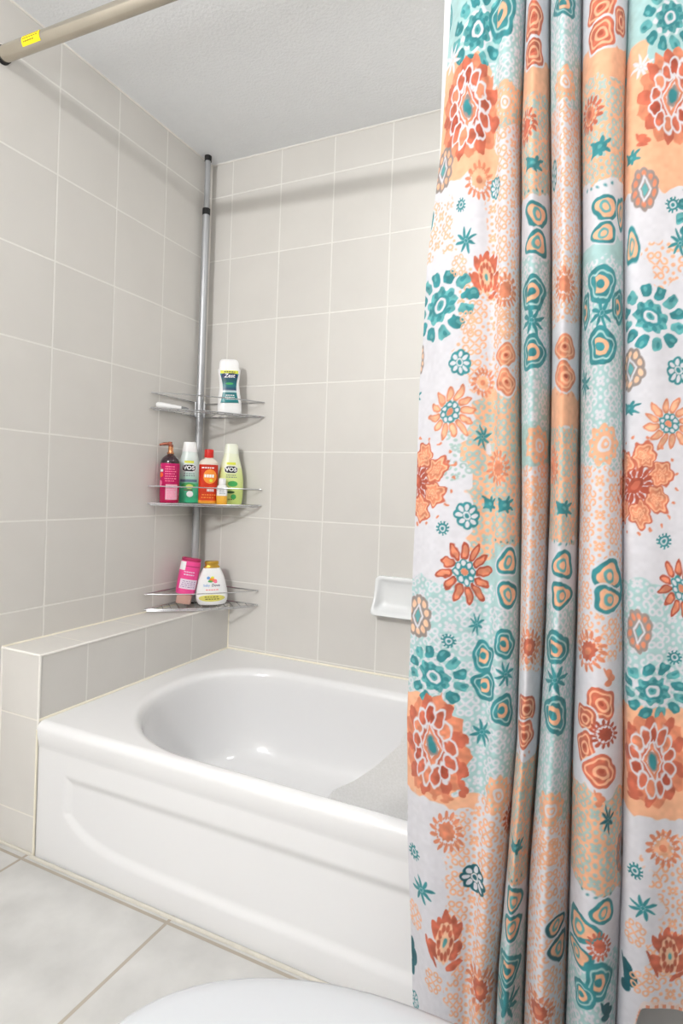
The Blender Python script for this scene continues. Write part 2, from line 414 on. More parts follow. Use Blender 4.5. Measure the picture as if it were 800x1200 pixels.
P_lime=mat('lime print',(222,226,70),.4); P_navy=mat('navy print',(32,40,84),.4); P_ink=mat('black print',(28,30,34),.4); P_wprint=mat('white print',(246,246,246),.4)
P_magenta=gradient('magenta bottle plastic',[(0,(176,8,72)),(.10,(190,10,92)),(.150,(196,20,100))],.25)
P_dark=mat('dark brown bottle shoulder',(48,24,34),.18,coat=.5); P_copper=mat('copper pump metal',(214,150,106),.25,.8); P_copper2=mat('brown pump head',(150,84,62),.3,.3)
P_pinklabel=mat('pale pink label',(236,178,196),.4); P_pinkprint=mat('pink print',(240,120,160),.4); P_orangep=mat('orange print',(240,92,40),.4)
P_green=gradient('green tinted bottle',[(0,(52,178,128)),(.072,(84,192,148)),(.078,(150,205,185)),(.12,(203,222,216)),(.235,(232,238,236))],.3)
P_limeb=gradient('pale lime bottle',[(0,(205,224,128)),(.06,(212,228,140)),(.135,(222,232,160)),(.14,(232,236,200)),(.235,(236,240,220))],.3)
P_orangeb=gradient('orange red bottle',[(0,(238,178,60)),(.010,(240,150,50)),(.014,(214,62,24)),(.10,(206,46,20)),(.145,(196,40,22))],.2)
P_clear=mat('clear bottle shoulder',(226,214,200),.15,coat=.4); P_red=mat('red bottle cap',(206,36,28),.3,coat=.3); P_circle=mat('orange label disc',(240,146,48),.4)
P_mini=gradient('small clear bottle with amber liquid',[(0,(232,168,50)),(.030,(236,180,70)),(.034,(226,226,220)),(.07,(232,232,230))],.2)
P_pink=mat('bright pink bottle plastic',(238,74,148),.3,coat=.3); P_pinkdark=mat('dark pink rim',(176,40,90),.35); P_cap=mat('clear brownish cap',(206,164,150),.2,coat=.4); P_palel=mat('pale lilac label',(236,222,236),.4)
P_gold=mat('gold screw cap',(206,166,70),.28,.75); P_yellow=mat('soft yellow label',(232,224,120),.4); P_blue=mat('light blue print',(110,160,220),.4); P_greenp=mat('leaf green print',(70,170,90),.4); P_grey=mat('grey print',(120,130,135),.5)
P_coral=mat('coral print',(240,120,110),.4)
# 1 white body wash on the top shelf
b=empty('body_wash_bottle',(.184,-.0793,1.266),(0,math.radians(-2.5),ROT)); tag(b,'white bottle with a teal label standing alone on the top wire shelf','bottle',GB)
s=Bottle([(0,.040,.019),(.003,.044,.022),(.02,.0455,.0235),(.06,.042,.022),(.105,.037,.020),(.14,.0395,.021),(.163,.0425,.022),(.168,.0415,.0215)],2.4)
s.body('body',P_white,b)
c=Bottle([(.168,.037,.0195),(.170,.038,.020),(.190,.0365,.019),(.200,.033,.0165),(.205,.027,.012)],2.6); c.body('cap',P_white,b)
lab=s.patch('label',P_teal,b,.040,.150,lambda t:.034-.010*math.sin(PI*min(1,t*.95))+.002*t,.0006); lab['label']='teal printed label'
s.patch('label_band',P_lime,b,.150,.161,.033,.0006)
s.patch('logo_patch',P_navy,b,.132,.151,.029,.0009,shape='round')
s.text('Zest',P_wprint,lab,0,.141,.021,.0014,.0004,.2)
s.lines(P_navy,lab,.151,.160,1,.024,.0010,seed=3); s.lines(P_wprint,lab,.050,.072,3,.018,.0010,seed=4); s.patch('swirl',P_greenp,lab,.108,.116,.014,.0009,shape='oval')
# 2 small tool on the top shelf
t_=empty('grooming_tool',(.046,-.236,1.2665),(0,0,math.radians(47))); tag(t_,'small white plastic grooming tool with a grey end lying on the top wire shelf','tool')
mb=MB(); path=[(-.058,0,.011),(-.052,0,.0115),(-.040,0,.0115),(-.026,0,.0105),(-.010,0,.0095),(.010,0,.0085),(.030,0,.0075)]
mb.tube(smoothpath(path,4),[.004]+[.0075]*3+[.0108]*8+[.0098]*5+[.0084]*4+[.007]*4,14); mb.build('handle',P_white,t_)
mb=MB(); mb.tube([(.030,0,.0075),(.048,0,.006),(.056,0,.0048)],[.0069,.0055,.0035],12); mb.build('tip',mat('grey plastic tip',(128,130,132),.4),t_)
# 3 magenta pump bottle
b=empty('pump_bottle',(.0405,-.2325,.926),(0,0,math.radians(20))); tag(b,'magenta pump bottle with dark shoulders and a copper coloured pump','bottle',GB)
s=Bottle([(0,.030,.030),(.003,.0335,.0335),(.02,.0342,.0342),(.10,.0342,.0342),(.143,.0342,.0342)],2.05); s.body('body',P_magenta,b)
k=Bottle([(.1432,.0342,.0342),(.153,.0325,.0325),(.163,.027,.027),(.171,.018,.018),(.175,.0125,.0125),(.178,.0122,.0122)],2.0); k.body('shoulder',P_dark,b)
p=Bottle([(.178,.0122,.0122),(.182,.0130,.0130),(.186,.0098,.0098),(.203,.0092,.0092)],2.0); pp=p.body('pump_collar',P_copper,b)
mb=MB(); mb.tube([(0,0,.203),(0,0,.212)],.0088,16); mb.tube(smoothpath([(.004,0,.2135),(-.010,-.003,.2145),(-.028,-.008,.213),(-.038,-.011,.209)],4),[.0085]*4+[.006]*4+[.0045]*4+[.0035],12); mb.build('pump_head',P_copper2,b)
l2=s.patch('label',P_pinklabel,b,.012,.067,.017,.0006,xc=.016); s.lines(P_pinkprint,l2,.016,.062,7,.014,.0010,xc=.016,seed=8)
s.lines(P_pinkprint,b,.075,.135,7,.018,.0007,xc=.012,seed=9,th=.2)
s.patch('print_mark',P_orangep,b,.092,.110,.010,.0008,xc=-.022,shape='oval'); s.patch('print_mark',P_pinkprint,b,.060,.082,.008,.0008,xc=-.024,shape='oval'); s.patch('print_mark',P_wprint,b,.112,.121,.007,.0008,xc=-.02)
# 4 green bottle
VO=[(0,.040,.022),(.003,.0445,.025),(.03,.0480,.0268),(.08,.0485,.0268),(.12,.0445,.0255),(.155,.0365,.0225),(.182,.0292,.0195),(.192,.0275,.0185)]
VC=[(.192,.0275,.0185),(.1935,.0278,.0188),(.212,.0255,.0178),(.224,.0238,.0168),(.228,.0220,.0155),(.229,.017,.012)]
def vo5(loc,rot,label,body,capm,front_col,seed):
    b=empty('shampoo_bottle',loc,(0,0,rot)); tag(b,label,'bottle',GB)
    s=Bottle(VO,2.3); s.body('body',body,b); Bottle(VC,2.4).body('cap',capm,b)
    lg=s.patch('logo_patch',P_ink,b,.118,.143,.023,.0007,shape='round'); s.patch('logo_rim',P_wprint,lg,.1165,.1445,.0245,.0005,shape='round')
    s.text('VO5',P_wprint,lg,0,.1305,.020,.0012,.0006,0,1.1)
    s.patch('label_band',P_lime,b,.149,.158,.017,.0006); s.lines(P_grey,b,.098,.113,2,.022,.0007,seed=seed)
    return s,b
s,b=vo5((.0560,-.1450,.926),math.radians(36),'green shampoo bottle with a black logo behind the magenta pump bottle',P_green,P_white,P_greenp,11)
s.patch('label_band',mat('slate print',(96,120,140),.4),b,.078,.088,.030,.0006); s.patch('picture_leaf',P_greenp,b,.052,.076,.026,.0006,shape='oval'); s.patch('picture_fruit',mat('yellow green fruit print',(206,216,110),.4),b,.052,.070,.013,.0009,xc=.004,shape='oval'); s.patch('picture_flower',P_wprint,b,.022,.045,.012,.0007,xc=.006,shape='oval'); s.patch('picture_stem',mat('brown print',(110,84,50),.5),b,.046,.050,.016,.0008)
# 5 orange bottle
b=empty('conditioner_bottle',(.1353,-.1318,.926),(0,0,ROT)); tag(b,'orange red bottle with a red cap in the middle of the wire shelf','bottle',GB)
s=Bottle([(0,.030,.023),(.003,.0345,.0265),(.02,.0352,.027),(.10,.0352,.027),(.145,.0352,.027)],2.8); s.body('body',P_orangeb,b)
Bottle([(.145,.0352,.027),(.155,.0335,.026),(.163,.026,.021),(.168,.018,.0165),(.171,.0165,.016)],2.5).body('shoulder',P_clear,b)
Bottle([(.171,.0155,.0155),(.172,.0172,.0172),(.198,.0168,.0168),(.202,.0155,.0155),(.203,.012,.012)],2.0).body('cap',P_red,b)
d_=s.patch('label_disc',P_circle,b,.074,.128,.024,.0006,xc=.006,shape='oval'); s.lines(P_wprint,d_,.096,.110,1,.020,.0010,xc=.004,seed=5,th=.4); s.patch('drop',P_lime,d_,.080,.092,.006,.0010,xc=.010,shape='oval')
s.lines(P_wprint,b,.128,.138,1,.026,.0007,seed=6); s.lines(P_wprint,b,.044,.056,1,.014,.0007,xc=.008,seed=16,th=.4); s.lines(P_circle,b,.018,.038,2,.028,.0007,seed=7)
# 6 mini bottle
b=empty('travel_bottle',(.1923,-.1218,.926),(0,0,ROT)); tag(b,'tiny clear bottle with amber liquid and a white cap in front of the lime bottle','bottle',GB)
s=Bottle([(0,.017,.013),(.002,.0195,.015),(.03,.0198,.0152),(.060,.0198,.0152),(.068,.017,.014),(.072,.011,.011)],2.6); s.body('body',P_mini,b)
Bottle([(.072,.0125,.0125),(.073,.0132,.0132),(.094,.0128,.0128),(.096,.0105,.0105)],2.0).body('cap',P_white,b)
l2=s.patch('label',P_wprint,b,.032,.058,.016,.0005); s.lines(P_grey,l2,.036,.054,3,.012,.0009,seed=12)
# 7 lime bottle
s,b=vo5((.1828,-.0586,.926),ROT,'pale lime shampoo bottle with a black logo at the right end of its shelf',P_limeb,mat('pale lime cap',(236,240,222),.3,coat=.2),P_greenp,13)
s.patch('picture_leaf',P_greenp,b,.066,.088,.018,.0006,xc=.008,shape='oval'); s.patch('picture_leaf',mat('dark leaf print',(54,96,50),.4),b,.040,.050,.016,.0006,xc=.0,shape='oval'); s.patch('picture_leaf',P_greenp,b,.018,.038,.010,.0006,xc=.012,shape='oval'); s.lines(mat('olive print',(110,124,60),.5),b,.014,.022,1,.02,.0006,seed=14)
# 8 pink bottle leaning on the bottom shelf
b=empty('lotion_bottle',(.0590,-.1600,.5455),(math.radians(-3),math.radians(9),math.radians(38))); tag(b,'bright pink bottle tilted on its clear cap on the bottom wire shelf','bottle',GB)
s=Bottle([(.040,.030,.024),(.043,.0345,.027),(.08,.037,.030),(.135,.0375,.0315),(.160,.037,.032),(.163,.0345,.0305)],2.2); s.body('body',P_pink,b)
Bottle([(.004,.026,.020),(.006,.028,.021),(.036,.0285,.0215),(.040,.027,.020)],2.6).body('cap',P_cap,b)
Bottle([(.1632,.0345,.0305),(.165,.0355,.0315),(.172,.036,.032),(.175,.034,.030)],2.2).body('rim',P_pinkdark,b)
l2=s.patch('label',P_palel,b,.060,.096,.030,.0006,xc=.004); s.lines(mat('mauve print',(176,140,180),.5),l2,.064,.092,4,.026,.0010,xc=.004,seed=15); s.lines(P_palel,b,.108,.128,2,.02,.0006,seed=17,th=.2)
s.patch('label_corner',P_wprint,b,.128,.160,.010,.0007,xc=-.026); s.patch('label_ring',P_pinkdark,b,.143,.146,.034,.0005)
# 9 white lotion with gold cap
b=empty('lotion_bottle',(.1486,-.1028,.5465),(0,math.radians(-2),ROT)); tag(b,'rounded white baby lotion bottle with a gold cap on the bottom wire shelf','bottle',GB)
s=Bottle([(0,.042,.020),(.003,.050,.024),(.02,.0575,.027),(.045,.0575,.027),(.085,.0505,.025),(.112,.0425,.0225),(.128,.0355,.0205),(.139,.030,.019),(.143,.028,.018)],2.25); s.body('body',P_white,b)
Bottle([(.138,.0305,.0195),(.141,.0300,.0198),(.149,.0235,.0185),(.151,.0255,.0190),(.160,.0258,.0190),(.163,.0235,.017)],2.2).body('cap',P_gold,b)
s.patch('label_band',P_yellow,b,.014,.040,lambda t:.048,.0006,shape='oval'); s.lines(mat('olive ink',(136,130,60),.5),b,.019,.036,2,.030,.0010,seed=18)
s.text('baby',P_blue,b,-.0185,.0745,.0125,.0008,.0001); s.text('Dove',P_navy,b,.0145,.0745,.0135,.0008,.0002,.1)
s.lines(P_coral,b,.054,.062,1,.024,.0007,seed=19)
for (x,z,w,h,m_) in ((-.012,.102,.006,.006,P_blue),(.000,.097,.010,.006,P_circle),(.010,.092,.009,.006,P_coral),(-.004,.090,.010,.0045,P_greenp),(.014,.087,.006,.005,P_pinkprint),(.003,.104,.006,.004,P_lime)):
    s.patch('flower_print',m_,b,z-h,z+h,w,.0007,xc=x,shape='oval',nx=8,nz=8)
# ------------------------------------------------------------------ toilet
TX,TY=1.36,-1.445
wc=empty('toilet',(TX,TY,0)); tag(wc,'white toilet with its rounded seat lid closed in front of the bathtub','toilet')
def lidring(sx,sy,z,grow=0.0,n=72):
    out=[]
    for k in range(n):
        a=2*PI*k/n; c,q=math.cos(a),math.sin(a)
        if c<0: x=c*(.312+grow)*sx; y=q*(.188+grow)*sy
        else:   # squarer hinge end
            x=math.copysign(abs(c)**.55,c)*(.150+grow)*sx; y=math.copysign(abs(q)**.75,q)*(.188+grow)*sy
        out.append((x,y,z))
    return out
mb=MB(); mb.loops([lidring(1,1,.400,-.006),lidring(1,1,.401,-.002),lidring(1,1,.405,0),lidring(1,1,.412,0),lidring(1,1,.4165,-.003),lidring(1,1,.4195,-.010),lidring(1,1,.421,-.022),lidring(.75,.75,.4225),lidring(.4,.4,.4235)],cap0=True,cap1=True); mb.build('lid',M_seat,wc,True,60)
mb=MB(); mb.loops([lidring(1,1,.380,-.008),lidring(1,1,.383,-.003),lidring(1,1,.396,-.003),lidring(1,1,.399,-.007)],cap0=True,cap1=True); mb.build('seat',M_seat,wc)
def bowl(x0,x1,hw,z,n=64):
    out=[]; cx=(x0+x1)/2
    for k in range(n):
        a=2*PI*k/n; c,q=math.cos(a),math.sin(a); e=.75 if c>0 else 1
        out.append((cx+(x1-x0)/2*math.copysign(abs(c)**e,c),hw*math.copysign(abs(q)**e,q),z))
    return out
mb=MB(); mb.loops([bowl(-.10,.30,.10,0),bowl(-.10,.30,.10,.02),bowl(-.09,.30,.092,.04),bowl(-.10,.30,.095,.14),bowl(-.18,.29,.12,.22),bowl(-.27,.24,.165,.30),bowl(-.30,.22,.182,.355),bowl(-.302,.22,.184,.376),bowl(-.295,.215,.178,.380)],cap0=True,cap1=True); mb.build('bowl',M_por,wc)
bevelbox('tank_deck',(.14,.42,-.17,.17,.30,.378),M_por,.02,wc)
bevelbox('tank',(.232,.415,-.185,.185,.385,.70),M_por,.025,wc)
bevelbox('tank_lid',(.226,.420,-.190,.190,.70,.735),M_por,.012,wc)
for s_ in(-1,1): bevelbox('hinge',(.145,.18,s_*.075-.018,s_*.075+.018,.379,.412),M_seat,.006,wc)
mb=MB(); mb.tube([(.228,-.13,.655),(.212,-.13,.655),(.210,-.128,.655)],[.012,.012,.008],12); mb.tube([(.2135,-.13,.655),(.2125,-.085,.650)],.006,10); mb.build('flush_lever',M_chrome,wc)
# ---- curtain plan shape (shared) : boundary x positions per height, fold depths
LEV = np.array([.04,.2,.4,.6,.8,1.0,1.2,1.4,1.6,1.8,2.06])
# control: (boundary index a, index b, fraction between, depth)
CTRL=[(0,0,0,.012),(0,1,.35,.040),(0,1,.75,.040),(1,1,0,.028),(1,2,.5,.044),(1,2,.93,.020),(2,2,0,-.030),
      (2,3,.09,.012),(2,3,.5,.050),(2,3,.91,.014),(3,3,0,-.030),
      (3,4,.09,.012),(3,4,.5,.052),(3,4,.91,.014),(4,4,0,-.034),
      (4,5,.07,.012),(4,5,.32,.046),(4,5,.68,.047),(4,5,.95,.020),(5,5,0,.002),
      (5,6,.10,.026),(5,6,.42,.030),(5,6,.9,.014),(6,7,.3,.002),(6,7,.65,.020),(7,7,0,.006)]
def crom(Pt, n=10):
    # Pt (...,K,2) Catmull-Rom, n samples per span
    K=Pt.shape[-2]
    ext=np.concatenate([2*Pt[...,:1,:]-Pt[...,1:2,:],Pt,2*Pt[...,-1:,:]-Pt[...,-2:-1,:]],-2)
    out=[]
    for i in range(K-1):
        p0,p1,p2,p3=[ext[...,i+j,:] for j in range(4)]
        for k in range(n):
            t=k/n
            out.append(.5*((2*p1)+(-p0+p2)*t+(2*p0-5*p1+4*p2-p3)*t*t+(-p0+3*p1-3*p2+p3)*t**3))
    out.append(ext[...,-2,:]); return np.stack(out,-2)
def plan_at(z, XK):
    # z array (n,) -> (n,K,2) control points (x, depth)
    z=np.atleast_1d(z)
    X=np.stack([np.interp(z,LEV,XK[k]) for k in range(len(XK))],-1)
    amp=np.interp(z,[0.0,.5,1.2,1.9,2.06],[1.12,1.05,1.0,.8,.45])
    out=np.empty((len(z),len(CTRL),2))
    for i,(a,b,f,d) in enumerate(CTRL):
        out[:,i,0]=X[:,a]*(1-f)+X[:,b]*f
        out[:,i,1]=d*amp
    return out
XK=np.array([[1.2307, 1.2178, 1.203, 1.1955, 1.1958, 1.1979, 1.1966, 1.2031, 1.2193, 1.2269, 1.2282], [1.3225, 1.3236, 1.3278, 1.3319, 1.3329, 1.3295, 1.326, 1.32, 1.3116, 1.3083, 1.3081], [1.3637, 1.3656, 1.3746, 1.3824, 1.3801, 1.3749, 1.3667, 1.3597, 1.3541, 1.3535, 1.3535], [1.4087, 1.4082, 1.4091, 1.4172, 1.4203, 1.4198, 1.4152, 1.4091, 1.3997, 1.392, 1.392], [1.4729, 1.4729, 1.4709, 1.468, 1.4674, 1.4648, 1.4594, 1.4555, 1.4476, 1.4417, 1.4417], [1.5461, 1.5461, 1.5468, 1.5436, 1.5357, 1.529, 1.5233, 1.5165, 1.511, 1.5104, 1.5104], [1.6376, 1.6376, 1.633, 1.6263, 1.6197, 1.6131, 1.6065, 1.5999, 1.5932, 1.5891, 1.5891], [1.765, 1.765, 1.765, 1.765, 1.765, 1.765, 1.765, 1.765, 1.765, 1.765, 1.765]])
ARC=np.array([0.0, 0.0049, 0.0099, 0.0149, 0.02, 0.025, 0.03, 0.0348, 0.0396, 0.0442, 0.0487, 0.0533, 0.058, 0.0628, 0.0677, 0.0726, 0.0774, 0.0821, 0.0866, 0.0909, 0.0948, 0.0985, 0.1021, 0.1055, 0.1089, 0.1121, 0.1153, 0.1182, 0.121, 0.1236, 0.1261, 0.1286, 0.1314, 0.1344, 0.1376, 0.1409, 0.144, 0.147, 0.1496, 0.1519, 0.154, 0.1562, 0.1586, 0.1613, 0.1643, 0.1674, 0.1708, 0.1743, 0.1779, 0.1816, 0.1854, 0.1897, 0.1951, 0.2011, 0.2075, 0.214, 0.2201, 0.2255, 0.2299, 0.233, 0.2344, 0.235, 0.237, 0.2403, 0.2446, 0.2496, 0.2551, 0.2607, 0.2662, 0.2713, 0.2757, 0.2801, 0.2849, 0.29, 0.2952, 0.3003, 0.305, 0.3093, 0.3128, 0.3155, 0.3174, 0.3193, 0.3218, 0.3251, 0.3291, 0.3336, 0.3385, 0.3435, 0.3485, 0.3532, 0.3575, 0.362, 0.3671, 0.3727, 0.3784, 0.384, 0.3892, 0.3937, 0.3974, 0.3998, 0.4008, 0.4016, 0.4037, 0.4071, 0.4113, 0.4163, 0.4216, 0.4271, 0.4326, 0.4377, 0.4422, 0.4468, 0.4519, 0.4574, 0.463, 0.4684, 0.4736, 0.4783, 0.4822, 0.4853, 0.4876, 0.4899, 0.4928, 0.4965, 0.5009, 0.5058, 0.511, 0.5164, 0.5218, 0.5269, 0.5316, 0.5364, 0.542, 0.5481, 0.5543, 0.5604, 0.5661, 0.5711, 0.5751, 0.5777, 0.5788, 0.5798, 0.5822, 0.5861, 0.5909, 0.5964, 0.6024, 0.6084, 0.6143, 0.6196, 0.6241, 0.6282, 0.6324, 0.6366, 0.6408, 0.6449, 0.6488, 0.6525, 0.6559, 0.6591, 0.662, 0.6646, 0.6673, 0.6699, 0.6725, 0.6751, 0.6778, 0.6804, 0.683, 0.6856, 0.6881, 0.6908, 0.6938, 0.6971, 0.7006, 0.7043, 0.7079, 0.7115, 0.7149, 0.718, 0.7207, 0.7232, 0.7257, 0.7282, 0.7306, 0.7329, 0.7349, 0.7366, 0.7378, 0.7386, 0.7391, 0.74, 0.7417, 0.744, 0.7468, 0.7499, 0.7531, 0.7563, 0.7593, 0.762, 0.7643, 0.7666, 0.769, 0.7714, 0.774, 0.7767, 0.7795, 0.7825, 0.7856, 0.7888, 0.7921, 0.7956, 0.7994, 0.8033, 0.8075, 0.8118, 0.8163, 0.8209, 0.8256, 0.8305, 0.8353, 0.8404, 0.8458, 0.8514, 0.8571, 0.8629, 0.8687, 0.8745, 0.8802, 0.8858, 0.8912, 0.8967, 0.9023, 0.908, 0.9138, 0.9198, 0.9257, 0.9315, 0.9372, 0.9427, 0.9481, 0.9535, 0.9589, 0.9644, 0.9699, 0.9755, 0.9812, 0.9869, 0.9926, 0.9982, 1.0038])
PATCHES=[
 (0.0, 0.1261, 1.7414, 1.9661, 'T', '-', 1),
 (0.0, 0.1261, 1.5242, 1.7414, 'P', '-', 1),
 (0.0, 0.1261, 0.8417, 1.5242, 'W', '-', 1),
 (0.0, 0.1261, 0.6373, 0.8417, 'T', 'wt', 1),
 (0.0, 0.1261, 0.4703, 0.6373, 'P', '-', 1),
 (0.0, 0.1261, 0.033, 0.4703, 'W', '-', 1),
 (0.1261, 0.2344, 1.667, 1.9151, 'T', 'wt', 1),
 (0.1261, 0.2344, 1.5963, 1.667, 'P', 'gp', 1),
 (0.1261, 0.2344, 1.1708, 1.5963, 'W', 'pw', 1),
 (0.1261, 0.2344, 0.9134, 1.1708, 'P', 'gp', 1),
 (0.1261, 0.2344, 0.8132, 0.9134, 'T', '-', 1),
 (0.1261, 0.2344, 0.5285, 0.8132, 'T', 'wt', 1),
 (0.1261, 0.2344, 0.082, 0.5285, 'W', 'pw', 1),
 (0.2344, 0.4008, 1.6982, 1.8895, 'W', '-', 1),
 (0.2344, 0.4008, 1.6351, 1.6982, 'P', '-', 1),
 (0.2344, 0.4008, 1.476, 1.6351, 'P', 'gp', 1),
 (0.2344, 0.4008, 1.3778, 1.476, 'W', '-', 1),
 (0.2344, 0.4008, 1.1009, 1.3778, 'T', 'wt', 1),
 (0.2344, 0.4008, 1.0379, 1.1009, 'T', 'gw', 1),
 (0.2344, 0.4008, 0.7156, 1.0379, 'W', 'pw', 1),
 (0.2344, 0.4008, 0.5756, 0.7156, 'W', '-', 1),
 (0.2344, 0.4008, 0.3754, 0.5756, 'P', 'gp', 1),
 (0.2344, 0.4008, 0.3003, 0.3754, 'W', '-', 1),
 (0.2344, 0.4008, 0.1011, 0.3003, 'T', 'wt', 1),
 (0.4008, 0.5788, 1.6047, 1.8691, 'T', 'wt', 1),
 (0.4008, 0.5788, 1.2672, 1.6047, 'W', 'pw', 1),
 (0.4008, 0.5788, 1.1592, 1.2672, 'W', '-', 1),
 (0.4008, 0.5788, 1.1068, 1.1592, 'P', '-', 1),
 (0.4008, 0.5788, 0.9232, 1.1068, 'P', 'gp', 1),
 (0.4008, 0.5788, 0.8375, 0.9232, 'W', '-', 1),
 (0.4008, 0.5788, 0.4815, 0.8375, 'T', 'wt', 1),
 (0.4008, 0.5788, 0.0379, 0.4815, 'W', 'pw', 1),
 (0.5788, 0.7391, 1.685, 1.8493, 'W', '-', 1),
 (0.5788, 0.7391, 1.635, 1.685, 'P', '-', 1),
 (0.5788, 0.7391, 1.4754, 1.635, 'P', 'gp', 1),
 (0.5788, 0.7391, 1.3831, 1.4754, 'W', '-', 1),
 (0.5788, 0.7391, 1.3506, 1.3831, 'T', '-', 1),
 (0.5788, 0.7391, 1.0397, 1.3506, 'T', 'wt', 1),
 (0.5788, 0.7391, 0.7557, 1.0397, 'W', 'pw', 1),
 (0.5788, 0.7391, 0.553, 0.7557, 'W', '-', 1),
 (0.5788, 0.7391, 0.3974, 0.553, 'P', 'gp', 1),
 (0.5788, 0.7391, 0.3057, 0.3974, 'W', '-', 1),
 (0.5788, 0.7391, 0.1371, 0.3057, 'T', 'wt', 1),
 (0.7391, 1.0038, 1.6338, 1.8371, 'T', '-', 1),
 (0.7391, 1.0038, 1.454, 1.6338, 'P', '-', 1),
 (0.7391, 1.0038, 0.8704, 1.454, 'W', '-', 1),
 (0.7391, 1.0038, 0.6821, 0.8704, 'T', 'wt', 1),
 (0.7391, 1.0038, 0.527, 0.6821, 'P', '-', 1),
 (0.7391, 1.0038, 0.1546, 0.527, 'W', '-', 1),
 (0.0986, 0.1306, 0.9055, 1.1529, 'P', 'gp', 1.5),
 (0.0962, 0.1482, 0.5017, 0.6931, 'T', 'wt', 1.5),
 (0.0915, 0.1741, 0.0637, 0.4656, '-', 'pw', 1.5),
 (0.0711, 0.1054, 1.0218, 1.0885, '-', 'gw', 1.5),
 (-0.0085, 0.0515, 1.4214, 1.4997, '-', 'pw', 1.5),
 (0.0852, 0.1267, 1.1668, 1.3513, '-', 'pw', 1.5),
 (0.8053, 0.8805, 0.17, 0.5002, '-', 'pw', 1.5),
 (0.0979, 0.1264, 1.516, 1.6091, 'P', '-', 1.5),
 (0.8026, 0.8531, 1.3307, 1.3753, '-', 'pw', 1.5),
 (0.1094, 0.1387, 0.6869, 0.842, 'T', 'wt', 1.5),
 (0.7466, 0.7889, 1.6103, 1.6756, 'P', '-', 1.5),
 (0.0562, 0.121, 1.7375, 1.8818, 'T', '-', 1.5),
 (0.7602, 0.7911, 0.7393, 0.8533, 'T', 'wt', 1.5),
]
